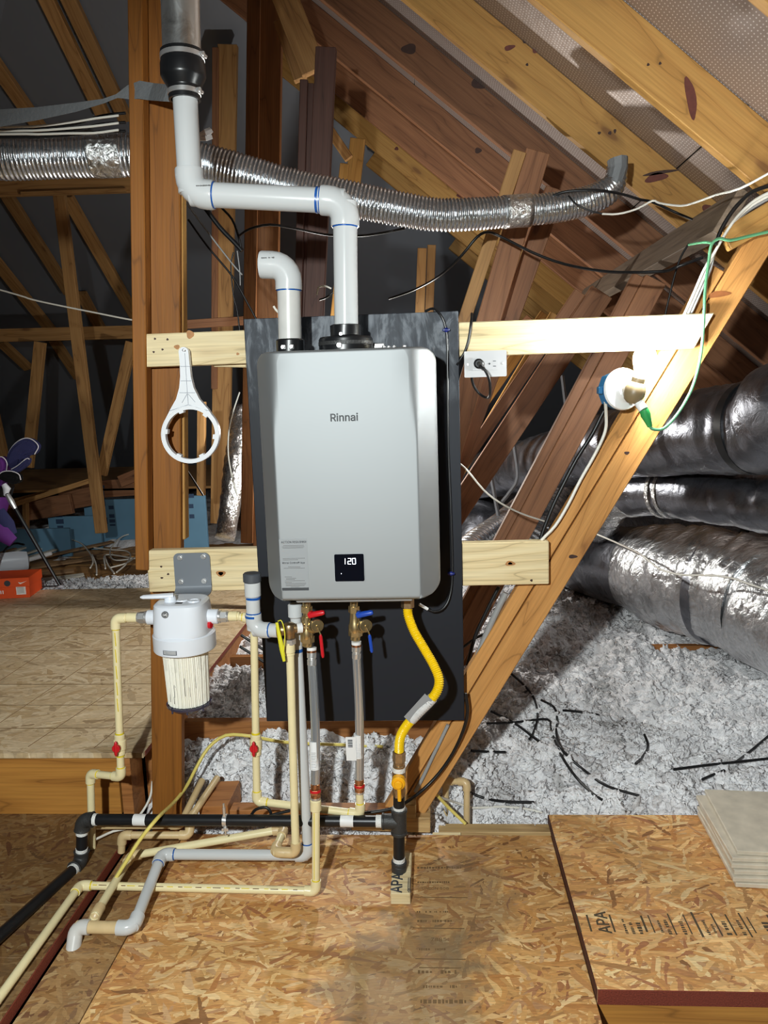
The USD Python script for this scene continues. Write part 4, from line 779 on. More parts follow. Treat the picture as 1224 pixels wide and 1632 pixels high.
for k in range(9):
    a = -math.pi / 2 + RNG.uniform(-.75, .7); z0 = zb + .016 + RNG.random() * .07; wf.part('cartridge_gap', tube([(FXc + .0592 * math.cos(a), FYc + .0592 * math.sin(a), z0), (FXc + .0592 * math.cos(a + RNG.uniform(-.05, .05)), FYc + .0592 * math.sin(a), z0 + .02 + RNG.random() * .03)], .0006, 5), GREY_INK)
zp = P(230, 984, Y=2.10)[2]
for sgn in (-1, 1):
    wf.part('port', cyl(V(FXc + sgn * .066, FYc, zp), V(FXc + sgn * .104, FYc, zp), .0215, 26, .002), WHITE_PLASTIC)
    wf.part('port_nut', cat(cyl(V(FXc + sgn * .103, FYc, zp), V(FXc + sgn * .112, FYc, zp), .0185, 24), hexnut(V(FXc + sgn * .112, FYc, zp), V(FXc + sgn * .128, FYc, zp), .0175), cyl(V(FXc + sgn * .128, FYc, zp), V(FXc + sgn * .134, FYc, zp), .015)), STEEL, smooth=20)
hv = P(271, 950, Y=2.085); wf.part('lever_hub', lathe([(.017, 0), (.016, .012), (.013, .018), (0, .018)], (hv[0], hv[1], zt_ - .002), n=24), WHITE_PLASTIC)
lv = tube(np.array([hv + V(.010, 0, 0), hv + V(-.012, -.006, 0), hv + V(-.045, -.012, 0), hv + V(-.072, -.016, 0), hv + V(-.080, -.017, 0)]) * V(1, 1, 0) + V(0, 0, zt_ + .017), [.012, .0125, .0115, .010, .004], 16); lv.vertices[:, 2] = zt_ + .017 + (lv.vertices[:, 2] - zt_ - .017) * .6
wf.part('lever', lv, WHITE_PLASTIC)
wf.part('top_slot', box2((FXc - .006, FYc - .045, zt_ - .001), (FXc + .014, FYc - .032, zt_ + .0006), .0003), INK); wf.part('top_boss', lathe([(.018, 0), (.017, .004), (.013, .004), (.012, .002), (0, .002)], (FXc + .042, FYc - .02, zt_), n=24), WHITE_PLASTIC)
wf.part('top_boss', lathe([(.016, 0), (.015, .003), (0, .003)], (FXc + .005, FYc - .01, zt_), n=24), WHITE_PLASTIC)
wf.part('release_button', cyl(V(FXc + .076, FYc - .015, zh + .010), V(FXc + .087, FYc - .018, zh + .010), .010), RED)
lg = P(262.5, 980, Y=FYc - .078); lb = wf.part('emblem', cyl(V(lg[0], FYc - .0745, lg[2]), V(lg[0], FYc - .0785, lg[2]), .0098, 24, .0003), INK)
wf.part('emblem_letters', cat(text('GE', .0072, .0003, True, facing(V(lg[0] - .0061, FYc - .0786, lg[2] - .0035))), lathe([(.0082, 0), (.0088, 0), (.0088, .0004), (.0082, .0004)], (lg[0], FYc - .0784, lg[2]), (0, -1, 0), 24)), PAPER, smooth=False, under=lb)
def arc_patch(r, a0, a1, z0, z1, th=.0006, n=12):
    a = np.linspace(a0, a1, n); o = np.c_[FXc + r * np.cos(a), FYc + r * np.sin(a)]; i_ = np.c_[FXc + (r - th) * np.cos(a), FYc + (r - th) * np.sin(a)]
    m = trimesh.creation.extrude_polygon(Polygon(np.vstack([o, i_[::-1]])), z1 - z0, engine='earcut'); m.apply_translation((0, 0, z0)); return m
pl = wf.part('label_plate', arc_patch(.0893, -math.pi / 2 - .42, -math.pi / 2 + .06, zc1 + .008, zc1 + .021), BRACKET, smooth=False)
for z in (.011, .0145, .018): wf.part('printed_line', arc_patch(.0895, -math.pi / 2 - .39, -math.pi / 2 + .03, zc1 + z, zc1 + z + .0014), PAPER, smooth=False, under=pl)
bx0, bx1, bzt, bzb = P(277, 890, Y=2.21)[0], P(335, 890, Y=2.21)[0], P(305, 881, Y=2.21)[2], P(305, 940, Y=2.21)[2]
prof = [(2.209, bzb + .016), (2.209, bzb + .012), (2.207, bzb + .004), (2.200, bzb - .004), (2.190, bzb - .007), (2.150, bzb - .0075)]
pv = np.array(prof); inner = pv + V(-.0035, .0015)
bp = Polygon([tuple(x) for x in np.vstack([pv, (pv + np.array([-.003, .003]))[::-1]])])
m = trimesh.creation.extrude_polygon(bp.buffer(0), bx1 - bx0, engine='earcut'); mv = m.vertices; wf.part('bracket_lip', tm(np.c_[bx0 + mv[:, 2], mv[:, 0], mv[:, 1]], m.faces), BRACKET, smooth=40)
xm, hw, zc_ = (bx0 + bx1) / 2, (bx1 - bx0) / 2, bzt; rr = .016; pl_ = [(xm - hw, bzb + .013), (xm + hw, bzb + .013)] + [(xm + hw - rr + rr * math.cos(a), zc_ - rr + rr * math.sin(a)) for a in np.linspace(0, math.pi / 2, 7)] + [(xm - hw + rr - rr * math.cos(a), zc_ - rr + rr * math.sin(a)) for a in np.linspace(math.pi / 2, 0, 7)]
wf.part('bracket', ext_xz(Polygon(pl_), 2.2055, 2.2095), BRACKET)
for px_, py_ in ((286.5, 889), (324, 887), (288.5, 927), (325, 926)):
    s = P(px_, py_, Y=2.204); wf.part('bracket_screw', cat(cyl(s + V(0, .003, 0), s + V(0, -.0015, 0), .0085, 16), hexnut(s + V(0, -.001, 0), s + V(0, -.006, 0), .0058)), STEEL, smooth=20)

# ---- cream water pipes
R34 = 0.0112
fi = Thing('water_pipe', 'cream pipe from the filter left side down past a red-handled valve to the floor', 'pipe', P(150, 1350, z=.03))
YP = 2.10
y1 = 2.09
pts = [V(FXc - .132, FYc, zp), P(184, 985.5, Y=YP), P(193, 1238, Y=YP), P(144, 1233, Y=2.14), P(147, 1352, Y=2.14)]
pipe_run(fi, pts, R34, CPVC, fit=CPVC, ring=YELLOW_CEMENT, rb=.015, hub=1.5, fr=1.3)
fi.part('adapter', cat(cyl(V(FXc - .133, FYc, zp), V(FXc - .165, FYc, zp), .0142), cyl(V(FXc - .165, FYc, zp), V(FXc - .172, FYc, zp), .0128)), CPVC)
pv_ = unit(pts[2] - pts[1]); vc = P(188.5, 1186, Y=YP); vc = pts[1] + pv_ * ((vc - pts[1]) @ pv_); ballvalve(fi, vc, pv_, .0125, CPVC, RED)
fi.part('cement_ring', tube([vc - pv_ * .037, vc - pv_ * .033], .0128, 18), YELLOW_CEMENT); fi.part('cement_ring', tube([vc + pv_ * .033, vc + pv_ * .037], .0128, 18), YELLOW_CEMENT)
for k in range(5):
    a = pts[1] + pv_ * (.06 + k * .05) + V(.002, -R34 - .0002, 0); fi.part('yellow_print', box2(a + V(-.0012, -.0003, -.02), a + V(.0012, .0005, .02), .0002), YELLOW_CEMENT)
co = Thing('water_pipe', 'cream pipe from the filter right side down past a red valve to the cold hose', 'pipe', P(575, 1296, Y=2.06))
cpts = [V(FXc + .132, FYc, zp), P(404.5, 985, Y=2.10), P(409.5, 1277, Y=2.09), P(574.5, 1297, Y=2.05), P(573, 1262, Y=2.05)]
pipe_run(co, cpts, R34, CPVC, ring=YELLOW_CEMENT, rb=.015, hub=1.5, fr=1.3, rings={(1, 0), (2, 0), (2, 1), (3, 0), (3, 1)})
co.part('adapter', cat(cyl(V(FXc + .133, FYc, zp), V(FXc + .160, FYc, zp), .0142), cyl(V(FXc + .160, FYc, zp), V(FXc + .166, FYc, zp), .0128)), CPVC)
pv_ = unit(cpts[2] - cpts[1]); vc = P(404, 1186, Y=2.095); vc = cpts[1] + pv_ * ((vc - cpts[1]) @ pv_); ballvalve(co, vc, pv_, .0125, CPVC, RED)
co.part('cement_ring', tube([vc - pv_ * .038, vc - pv_ * .033], .0130, 18), YELLOW_CEMENT)
# relief discharge
rd = Thing('drain_pipe', 'cream discharge pipe dropping from the brass relief valve then running left over the floor', 'pipe', P(470, 1360, Y=1.99))
r0_, r1_ = P(462, 1026, Y=2.0), P(471.5, 1359, Y=1.985); zr = r1_[2]
rp = [r0_, r1_, P(437, 1358, z=zr), P(453.5, 1321, z=zr + .004), P(209, 1364, z=.062), P(151, 1460, z=.052), P(147, 1478, Y=P(151, 1460, z=.052)[1] + .01)]
pipe_run(rd, rp, R34 * 1.02, CPVC, fit=CPVC_TAN, rb=.015, hub=1.5, fr=1.3)
rd.part('adapter', cat(cyl(P(461, 1022, Y=2.0), P(462, 1040, Y=2.0), .0155), cyl(P(462, 1040, Y=2.0), P(462.2, 1044, Y=2.0), .0138)), CPVC)
# hot outlet
ht = Thing('water_pipe', 'cream yellow-striped pipe from the hot hose down and left along the floor', 'pipe', P(503, 1421, z=.03))
h2 = P(503.5, 1420, z=.03); h1 = P(503.5, 1276, Y=h2[1] + .02)
hp = [h1, h2, P(128, 1411, z=.048), P(-190, 1852, z=.046)]
pipe_run(ht, hp, R34, CPVC, ring=YELLOW_CEMENT, rb=.015, hub=1.5, fr=1.3, rings={(1, 0), (2, 0), (2, 1)})
ht.part('adapter', cyl(P(503, 1274, Y=h1[1]), P(503.3, 1292, Y=h1[1]), .0155), CPVC)
dd = unit(hp[2] - hp[1])
for k in range(22):
    a = hp[1] + dd * (.05 + k * .027) + V(0, -R34 * .72, R34 * .72); ht.part('yellow_print', tube([a, a + dd * (.012 + .01 * (k % 3) / 2)], .0011, 5), YELLOW_CEMENT if k % 2 else INK_SOFT)
d_ = unit(h2 - h1); ht.part('yellow_stripe', tube([h1 + d_ * .03 + V(-.003, -R34, 0), h2 - d_ * .04 + V(-.003, -R34, 0)], .0010, 5), YELLOW_CEMENT)
# tan pipes lying behind
for lab, q in (('tan pipe under the long black gas pipe, bending away to the back', [P(152, 1316, Y=2.16), P(287, 1315, Y=2.17), P(322, 1244, z=.13)]),
               ('tan pipe with two elbows dropping through the floor left of the yellow cable', [P(193.5, 1358, Y=2.11), P(195, 1331, Y=2.11), P(302, 1331, Y=2.13), P(303, 1305, Y=2.15), P(346, 1240, z=.14)])):
    t = Thing('water_pipe', lab, 'pipe', q[0]); pipe_run(t, q, R34, CPVC_TAN, rb=.014, hub=1.4, fr=1.28)
lp = Thing('water_pipe', 'small cream pipe loop standing in the insulation hole right of the strut foot', 'pipe', P(745, 1310, Y=2.36))
pipe_run(lp, [P(709, 1306, Y=2.40), P(711, 1245, Y=2.40), P(744, 1246, Y=2.37), P(744, 1318, Y=2.35)], .0108, CPVC_TAN, rb=.013, hub=1.3, fr=1.25)

# ---- white drain pipes
wd = Thing('drain_pipe', 'glossy white drain pipe from under the heater, elbowed along the floor into the seam', 'pipe', P(490, 1362, Y=2.05))
w0, w1 = P(470, 962, Y=2.07), P(491, 1363, Y=2.03); zw = w1[2]
wpts = [w0, w1, P(258, 1361.5, Y=2.03), P(212, 1479, z=.036)]
pipe_run(wd, wpts, .0152, PVC, ring=BLUE_CEMENT, rb=.021, hub=1.0, fr=1.25, n=22, rings={(1, 0), (2, 0), (2, 1)})
d_ = unit(w1 - w0); wd.part('socket', cyl(w0, P(471, 984, Y=2.068), .0205, 24), PVC)
a = w0 + d_ * (np.linalg.norm(P(478, 1034, Y=2.06) - w0)); wd.part('cement_ring', tube([a, a + d_ * .009], .0158, 22), BLUE_CEMENT)
k1, k2, k3 = wpts[3], P(121, 1477, z=.036), P(117, 1515, z=-.01)
arc, tl = arc_bend(wpts[2], k1, k2, .022); d1, d2 = unit(wpts[2] - k1), unit(k2 - k1)
wd.part('elbow', tube(np.vstack([k1 + d1 * (tl + .016), arc, k1 + d2 * (tl + .018)]), .0192, 24), PVC)
wd.part('tan_pipe', cyl(k1 + d2 * .03, k2, .0158, 22), CPVC_TAN, label='tan connecting pipe')
arc, tl = arc_bend(k1, k2, k3, .020); d1, d2 = unit(k1 - k2), unit(k3 - k2)
wd.part('elbow', tube(np.vstack([k2 + d1 * (tl + .016), arc, k3]), .0192, 24), PVC_OLD)
cs = Thing('drain_pipe', 'short white drain stub with a dark grey cap, elbowed into the relief valve', 'pipe', P(404, 1003, Y=2.02))
s0, s1, s2 = P(402, 928, Y=2.02), P(405, 1003.5, Y=2.02), P(446, 1005, Y=2.005)
pipe_run(cs, [s0, s1, s2], .0195, PVC, ring=BLUE_CEMENT, rb=.028, hub=.9, fr=1.14, n=24)
cs.part('coupling', cyl(P(402, 926, Y=2.02), P(403.3, 951, Y=2.02), .0222, 26), PVC)
for y in (952, 981): cs.part('cement_ring', tube([P(403.5, y - 1, Y=2.02), P(403.6, y + 2.5, Y=2.02)], .0203 if y < 960 else .0226, 24), BLUE_CEMENT)
cs.part('cap', cyl(P(401.5, 913, Y=2.02), P(402, 928, Y=2.02), .0245, 28, .003), GREY_PLASTIC)

# ---- brass service valves, relief valve and braided hoses
def service_valve(px, lab, handle, Yv, topx, bot, hose_end, tagpx):
    t = Thing('service_valve', lab, 'valve', P(px, 1000, Y=Yv)); U = lambda y, dx=0: P(px + dx, y, Y=Yv)
    t.part('inlet', cat(cyl(P(topx, 958, Y=Yv), P(topx, 972, Y=Yv), .0115), hexnut(P(topx, 966, Y=Yv), P(topx, 976, Y=Yv), .0155), cyl(P(topx, 974, Y=Yv), U(990), .0105)), BRASS, smooth=25)
    t.part('body', cat(lathe([(0, 0), (.0125, 0), (.0155, .012), (.0185, .020), (.0185, .034), (.0155, .043), (.0135, .058), (.0125, .075), (.0125, .078), (0, .078)], U(bot), (0, 0, 1), 24), cyl(U(1000), U(1000) + V(.024, -.012, 0), .0135)), BRASS)
    t.part('union', cat(hexnut(U(bot - 13), U(bot - 3), .0195), cyl(U(bot - 4), U(bot + 4), .0145)), BRASS, smooth=25)
    c = U(993, 16) + V(0, -.02, 0); d = unit(V(.45, -1, .05)); t.part('drain_cap', cat(cyl(U(997, 4), c, .011), cyl(c, c + d * .012, .0178, 26), cyl(c + d * .012, c + d * .015, .004)), BRASS)
    t.part('seal_ring', tube([c - d * .002, c + d * .001], .0188, 24), RUBBER)
    h = U(977, 6) + V(0, -.012, 0); t.part('handle', cat(cyl(h + V(0, .012, 0), h + V(0, -.006, 0), .008), tube([h + V(-.004, -.004, -.004), h + V(.012, -.007, .002), h + V(.034, -.010, .007), h + V(.040, -.010, .008)], [.007, .0085, .0075, .005], 12)), handle)
    a = U(1004, 24) + V(0, -.04, 0); b = U(tagpx, 28) + V(0, -.04, 0); m = tube([a, a + (b - a) * .1, a + (b - a) * .9, b], [.003, .0048, .0048, .003], 12)
    t.part('drain_lever', m, handle); t.part('drain_lever_pin', tube([c + d * .008, a + V(-.002, 0, .006), a], .0022, 8), BRASS)
service_valve(490, 'brass hot-side service valve with red handles under the heater', RED, 2.02, 489, 1026, None, 1040)
service_valve(566.5, 'brass cold-side service valve with blue handles under the heater', BLUE, 2.04, 564, 1016, None, 1032)
def hose(lab, p0, p1, label0, label1, Ya, Yb, side):
    t = Thing('braided_hose', lab, 'hose', P(*p1, Y=Yb)); a, b = P(*p0, Y=Ya), P(*p1, Y=Yb); d = unit(b - a); Lh = np.linalg.norm(b - a)
    t.part('collar', cat(cyl(a - d * .006, a + d * .012, .0140, 20), cyl(a + d * .014, a + d * .032, .0134, 20), cyl(a + d * .010, a + d * .016, .0118)), STEEL)
    t.part('seal', tube([a - d * .010, a - d * .004], .0142, 16), COPPER); t.part('thread_tape', tube([a - d * .018, a - d * .009], .0138, 16), PAPER)
    k = np.linspace(0, 1, int(Lh / .004)); q = a + d * .03 + (b - a - d * .06) * k[:, None] + np.outer(np.sin(k * math.pi) * .004, V(1, 0, 0))
    t.part('hose', tube(q, .0122, 24, prof=lambda th: 1 + .035 * np.cos(th * 12)), BRAID)
    t.part('fitting', cat(cyl(b - d * .034, b - d * .018, .0132), hexnut(b - d * .018, b - d * .004, .0150), cyl(b - d * .004, b + d * .006, .0140)), COPPER, smooth=25)
    t.part('seal', tube([b - d * .016, b - d * .010], .0156, 16), RED)
    t.part('lower_collar', cyl(b + d * .004, b + d * .012, .0135), STEEL)
    s0, s1 = [a + d * ((P(x, y, Y=(Ya + Yb) / 2) - a) @ d) for x, y in (label0, label1)]
    lab_ = t.part('paper_label', tube([s0, s1], .0138, 18), PAPER)
    dirr = -1 if side else 1
    if side: t.part('label_flap', box2(s1 + V(-.034, -.0145, -.004), V(s0[0] - .006, s0[1] - .0135, s0[2] - .003), .0003), PAPER, under=lab_)
    for i in range(11):
        c = s1 + V(0, -.0138, .006 + i * .0048); t.part('printed_line', box2(c + V(-.007, -.0006, 0), c + V(.004 + .003 * (i % 3) / 2, .0004, .0007), .0001), GROOVE, under=lab_)
    if side:
        for i in range(7): c = s0 + V(-.029, -.0146, -.012 - i * .0035); t.part('barcode_bar', box2(c + V(0, -.0004, 0), c + V(.013, .0002, .0016 + .0007 * (i % 2)), .0001), INK, under=lab_)
hose('braided steel hose on the hot side, beside the cream relief pipe', (497, 1042), (503, 1268), (500, 1180), (502, 1222), 2.02, h1[1], False)
hose('braided steel hose on the cold side, with a folded barcode label', (568, 1032), (573, 1258), (571, 1170), (572, 1207), 2.04, 2.05, True)
rv = Thing('relief_valve', 'brass relief valve with a yellow lever tag beside the hot service valve', 'valve', P(460, 1005, Y=2.0))
c = P(461, 1002, Y=2.0)
rv.part('body', cat(lathe([(0, -.026), (.0145, -.026), (.0145, -.014), (.0185, -.008), (.0195, .004), (.0165, .013), (.010, .017), (0, .017)], c, n=24), cyl(c + V(-.034, 0, -.004), c + V(-.010, 0, -.002), .0165), cyl(c + V(.012, 0, 0), c + V(.040, .01, 0), .0125)), BRONZE)
rv.part('inlet_ring', cyl(P(442, 1005, Y=2.003), P(447, 1005, Y=2.003), .0195, 24), BRONZE); rv.part('thread_tape', tube([c + V(.020, .003, 0), c + V(.034, .008, 0)], .0142, 16), PAPER)
rv.part('outlet_nut', hexnut(P(461.3, 1018, Y=2.0), P(461.6, 1026, Y=2.0), .0175), STEEL, smooth=20)
a, b = P(441, 992, Y=1.975), P(453, 1054, Y=1.965); d = unit(b - a)
rv.part('lever_tag', tube([a, a + d * .02, a + d * .05, a + d * .075, b], [.004, .0045, .006, .0065, .004], 8, prof=lambda th: 1 - .45 * np.abs(np.sin(th))), YELLOW_TAG)
rv.part('lever_loop', tube(spline([P(443, 990, Y=1.975), P(449, 990, Y=1.97), P(454, 1010, Y=1.97), P(452, 1040, Y=1.965)]), .0016, 8), YELLOW_TAG)

# ---- gas: yellow connector, shut-off and black iron pipe
gf = Thing('gas_connector', 'yellow corrugated gas hose curving down from the heater to the shut-off', 'hose', P(636, 1200, Y=2.03))
gp = [P(649.5, 968, Y=2.06), P(651, 982, Y=2.055), P(660, 1006, Y=2.04), P(675, 1032, Y=2.02), P(691, 1060, Y=2.0), P(699.5, 1082, Y=1.99), P(697, 1100, Y=1.985), P(686, 1116, Y=1.985), P(668, 1134, Y=1.99), P(650, 1154, Y=2.0), P(640, 1170, Y=2.01), P(636.5, 1184, Y=2.02), P(636, 1198, Y=2.03)]
q = spline(gp, .0008); Lq = np.r_[0, np.cumsum(np.linalg.norm(np.diff(q, axis=0), axis=1))]
gf.part('corrugated_hose', tube(q, .0125 + .0011 * np.sin(Lq * 2 * math.pi / .0052), 20), YELLOW)
gf.part('nut', cat(hexnut(P(649.5, 954, Y=2.06), P(649.5, 968, Y=2.06), .0185), cyl(P(649.5, 950, Y=2.06), P(649.5, 957, Y=2.06), .016)), BRONZE, smooth=20)
gf.part('nut', cat(hexnut(P(636, 1198, Y=2.03), P(636, 1213, Y=2.03), .0185), cyl(P(636, 1213, Y=2.03), P(636, 1219, Y=2.03), .0165)), BRONZE, smooth=20)
i0, i1 = [int(np.argmin(np.linalg.norm(q - P(*p, Y=1.99), axis=1))) for p in ((690, 1112), (653, 1150))]
tg = gf.part('wrapped_tag', tube(q[i0:i1:6], .0150, 16), CLEAR_TAG)
fa, fb = q[i0], q[i1]; nrm = unit(np.cross(fb - fa, V(0, -1, 0)))
for s in (1,):
    n2 = nrm if nrm[0] < 0 else -nrm; v = [fa + V(0, -.015, 0), fb + V(0, -.015, 0), fb + n2 * .024 + V(0, -.010, 0), fa + n2 * .026 + V(0, -.010, 0)]; v2 = [x + V(0, -.0006, 0) for x in v]
    gf.part('tag_flap', tm(v + v2, [[0, 1, 2], [0, 2, 3], [4, 6, 5], [4, 7, 6], [0, 4, 5], [0, 5, 1], [1, 5, 6], [1, 6, 2], [2, 6, 7], [2, 7, 3], [3, 7, 4], [3, 4, 0]]), TAG_FLAP, smooth=False, under=tg)
dq = unit(fb - fa)
for k in range(9):
    c = fa + dq * (.012 + k * .007); x = unit(np.cross(dq, V(0, -1, 0))); gf.part('printed_line', tube([c - x * .007 + V(0, -.0152, 0), c + x * (.004 + .003 * (k % 2)) + V(0, -.0152, 0)], .0008, 4), GREY_INK, under=tg)
gv = Thing('gas_valve', 'gas shut-off valve with an orange-yellow handle above the black tee', 'valve', P(635, 1248, Y=2.03))
U = lambda y, x=636, Y=2.03: P(x, y, Y=Y)
gv.part('valve_body', cat(cyl(U(1218), U(1232), .0175), hexnut(U(1230), U(1240), .0195), cyl(U(1238), U(1262), .0175, 20, .004), hexnut(U(1256), U(1268), .0185)), BRONZE, smooth=25)
gv.part('thread_tape', tube([U(1222), U(1229)], .0186, 18), WHITE_DOPE)
h = U(1248, 635, 2.0); gv.part('valve_handle', cat(cyl(h + V(0, .02, 0), h + V(0, -.008, 0), .0195, 26, .004), cyl(h + V(0, -.006, 0), h + V(0, -.016, 0), .012, 20, .003), cbox(.010, .012, .05, .003, h + V(.002, -.006, -.026))), ORANGE_YEL)
gpipe = Thing('gas_pipe', 'black iron gas pipe with tee, long horizontal run and drip leg', 'pipe', U(1385))
RG = .0163; YT = 2.03; TEE = P(636, 1309, Y=YT)
EL = P(131, 1306, Y=YT + .03); EL2 = P(130, 1374, Y=YT + .03); END = P(-40, 1527, z=.055); END = EL2 + (END - EL2) * 2.2
gpipe.part('pipe', cyl(U(1266), TEE, RG, 24), BLACK_IRON); gpipe.part('pipe', cyl(TEE, U(1376), RG, 24), BLACK_IRON)
gpipe.part('pipe', cyl(TEE, EL, RG, 24), BLACK_IRON); gpipe.part('nipple', cyl(EL, EL2, RG, 24), BLACK_IRON); gpipe.part('pipe', cyl(EL2, END, RG, 24), BLACK_IRON)
gpipe.part('tee', cat(cyl(U(1291), U(1327), .0215, 24, .003), cyl(U(1289), U(1294), .0235, 24), cyl(U(1324), U(1329), .0235, 24), cyl(TEE, TEE + V(-.045, 0, 0), .0215, 24, .003), cyl(TEE + V(-.042, 0, 0), TEE + V(-.049, 0, 0), .0235, 24)), IRON_FIT)
gpipe.part('cap', cat(cyl(U(1372), U(1378), .0225, 24), cyl(U(1376), U(1392), .0215, 24, .005)), IRON_FIT)
dE, dE2 = unit(TEE - EL), unit(END - EL2); dn = unit(EL2 - EL)
for p, a, b in ((EL, dE, dn), (EL2, -dn, dE2)):
    arc, tl = arc_bend(p + a, p, p + b, .024); gpipe.part('elbow', tube(np.vstack([p + a * (tl + .012), p + a * (tl + .006), arc, p + b * (tl + .006), p + b * (tl + .012)]), np.r_[.0235, .0215, np.full(len(arc), .021), .0215, .0235], 24), IRON_FIT)
for p, a in ((EL, dE), (EL, dn), (EL2, -dn), (EL2, dE2), (TEE, V(-1, 0, 0))): gpipe.part('pipe_dope', tube([p + a * (.036 if p is not TEE else .050), p + a * (.047 if p is not TEE else .066)], .0176, 20), WHITE_DOPE)
for y0, y1 in ((1285, 1290), (1366, 1372)): gpipe.part('pipe_dope', tube([U(y0), U(y1)], .0176, 20), WHITE_DOPE)
for p in ((220, 1304), (554, 1310)):
    u_ = unit(TEE - EL); k_ = (P(*p, Y=YT + .01) - EL) @ u_; gpipe.part('sticker', tube([EL + u_ * (k_ - .019), EL + u_ * (k_ + .019)], RG + .0004, 24), PAPER)
c = P(359, 1307, Y=YT + .015)
gc = gpipe.part('pipe_clamp', cat(tube([c + V(-.006, 0, 0), c + V(.006, 0, 0)], .0178, 22), cbox(.008, .010, .05, .002, c + V(0, -.004, .018)), cyl(c + V(0, -.006, -.045), c + V(0, -.006, .055), .003, 8)), STEEL)
gpipe.part('clamp_wingnut', cat(cyl(c + V(0, -.006, -.03), c + V(0, -.006, -.018), .006), cbox(.02, .004, .009, .001, c + V(0, -.008, -.026))), STEEL, under=gc)
bt = P(640, 1358, z=.034); bf = P(638, 1424, z=.034)
blk = Thing('wood_block', 'pale wood block stamped with black letters under the gas drip leg', 'wood block', V(bf[0], bf[1], 0))
blk.part('block', box2((P(622.5, 1420, z=.034)[0], bf[1], 0), (P(654, 1420, z=.034)[0], bt[1], .034), .002), W_SPRUCE)
blk.part('stamped_letters', text('APA', .031, .0003, True, mat4(V(P(631, 1420, z=.034)[0] + .016, bf[1] + .002, .0341), V(0, 1, 0), V(-1, 0, 0))), INK, smooth=False)
for dx in (.0315, .0365): blk.part('stamped_bar', box2((bf[0] + dx - .012, bf[1] + .01, .034), (bf[0] + dx - .0095, bf[1] + .07, .0343), .0001), INK)
blk.part('stamped_letters', text('D P', .008, .0003, True, mat4(V(bf[0] + .0268 + .003, bf[1] + .004, .0341), V(0, 1, 0), V(-1, 0, 0))), INK, smooth=False)
#@@MORE
# ---- outlet with plug
oc = P(773.5, 580, Y=2.185); tilt = unit(V(1, 0, 0.0))
ol = Thing('outlet', 'white double outlet plate under the upper board with a black plug in it', 'outlet', oc)
ol.part('wall_plate', rbox(.1165, .006, .0715, .003, center=oc), OUTLET_W)
ol.part('box', cbox(.10, .045, .055, .002, oc + V(0, .0255, 0)), GREY_PLASTIC)
dec = ol.part('decora_insert', rbox(.068, .004, .035, .002, center=oc + V(0, -.0035, 0)), OUTLET_W)
for sx in (-.019, .019):
    for q in ((-.0, .007), (-.0, -.007)): ol.part('slot', box2(oc + V(sx + .006 + q[0] - .004, -.0062, q[1] - .0008), oc + V(sx + .006 + q[0] + .004, -.0054, q[1] + .0008), .0001), INK, under=dec)
    ol.part('ground_hole', cyl(oc + V(sx - .008, -.0054, 0), oc + V(sx - .008, -.0062, 0), .0026, 10), INK, under=dec)
for sx in (-.0485, .0485): ol.part('plate_screw', cyl(oc + V(sx, -.0025, 0), oc + V(sx, -.0042, 0), .003, 12), STEEL)
pg = P(763, 579, Y=2.165)
plug = Thing('power_cord', 'black power plug in the outlet with its cord looping behind the plate', 'power cord', pg)
plug.part('plug_body', cat(cyl(pg + V(0, .018, 0), pg + V(0, -.006, -.001), .0135, 18, .004), cyl(pg + V(0, -.004, -.001), pg + V(.003, -.03, -.010), .006, 12)), CABLE)
plug.part('cord', tube(spline([pg + V(.003, -.028, -.010), P(773, 590, Y=2.13), P(780, 606, Y=2.135), P(781, 628, Y=2.17), P(777, 634, Y=2.22), P(766, 629, Y=2.25), P(756, 617, Y=2.25), P(752, 604, Y=2.24), P(752, 596, Y=2.23)], .01), .0038, 9), CABLE)
# heater power cord and clips on the board
hc = Thing('power_cord', 'black cord clipped down the right edge of the black board to the heater', 'power cord', P(710, 520, Y=2.19))
hc.part('cord', tube(spline([P(678, 496, Y=2.225), P(690, 492, Y=2.212), P(702, 502, Y=2.195), P(710, 522, Y=2.193), P(713, 560, Y=2.194), P(714, 700, Y=2.195), P(718, 800, Y=2.195), P(721, 900, Y=2.195), P(718, 945, Y=2.19), P(708, 968, Y=2.18), P(693, 975, Y=2.17), P(680, 971, Y=2.16)], .015), .0036, 9), CABLE)
hc.part('wire_tag', cyl(P(682, 971, Y=2.157), P(668, 963, Y=2.15), .0045, 12), PAPER)
for p in ((711, 526), (719, 914)): c = P(*p, Y=2.192); hc.part('cable_clip', cat(cbox(.020, .014, .006, .002, c), tube([c + V(-.004, -.002, 0), c + V(.004, -.002, 0)], .0062, 12)), DKBLUE)
wpx('cable', 'black cable running over the upper board edge just left of the outlet', [(752, 500), (751, 512), (747, 540), (741, 560), (733, 574), (728, 582)], [2.26, 2.205, 2.203, 2.205, 2.205, 2.20], .0038, CABLE)

# ---- lamp on its junction box
LC_ = P(993, 620, Y=2.185); nrm = unit(V(.34, -1, .06)); rt = unit(np.cross(V(0, 0, 1), -nrm)); upv = np.cross(-nrm, -rt)
lamp_ = Thing('lamp', 'lit bulb in a white lampholder on a blue junction box fixed to the strut', 'lamp', LC_)
lamp_.part('junction_box', lathe([(0, 0), (.050, 0), (.053, .003), (.053, .046), (0, .046)], LC_ - nrm * .05, nrm, 8), BLUE_BOX, smooth=20)
for k in (-1, 1): lamp_.part('box_ear', cbox(.012, .03, .02, .002, LC_ - nrm * .03 + rt * k * .054), BLUE_BOX)
lamp_.part('lampholder', lathe([(0, 0), (.058, 0), (.0585, .004), (.056, .010), (.040, .016), (.034, .022), (.030, .034), (0, .034)], LC_ - nrm * .004, nrm, 40), PORCELAIN)
c = LC_ - rt * .034 - upv * .018 + nrm * .011
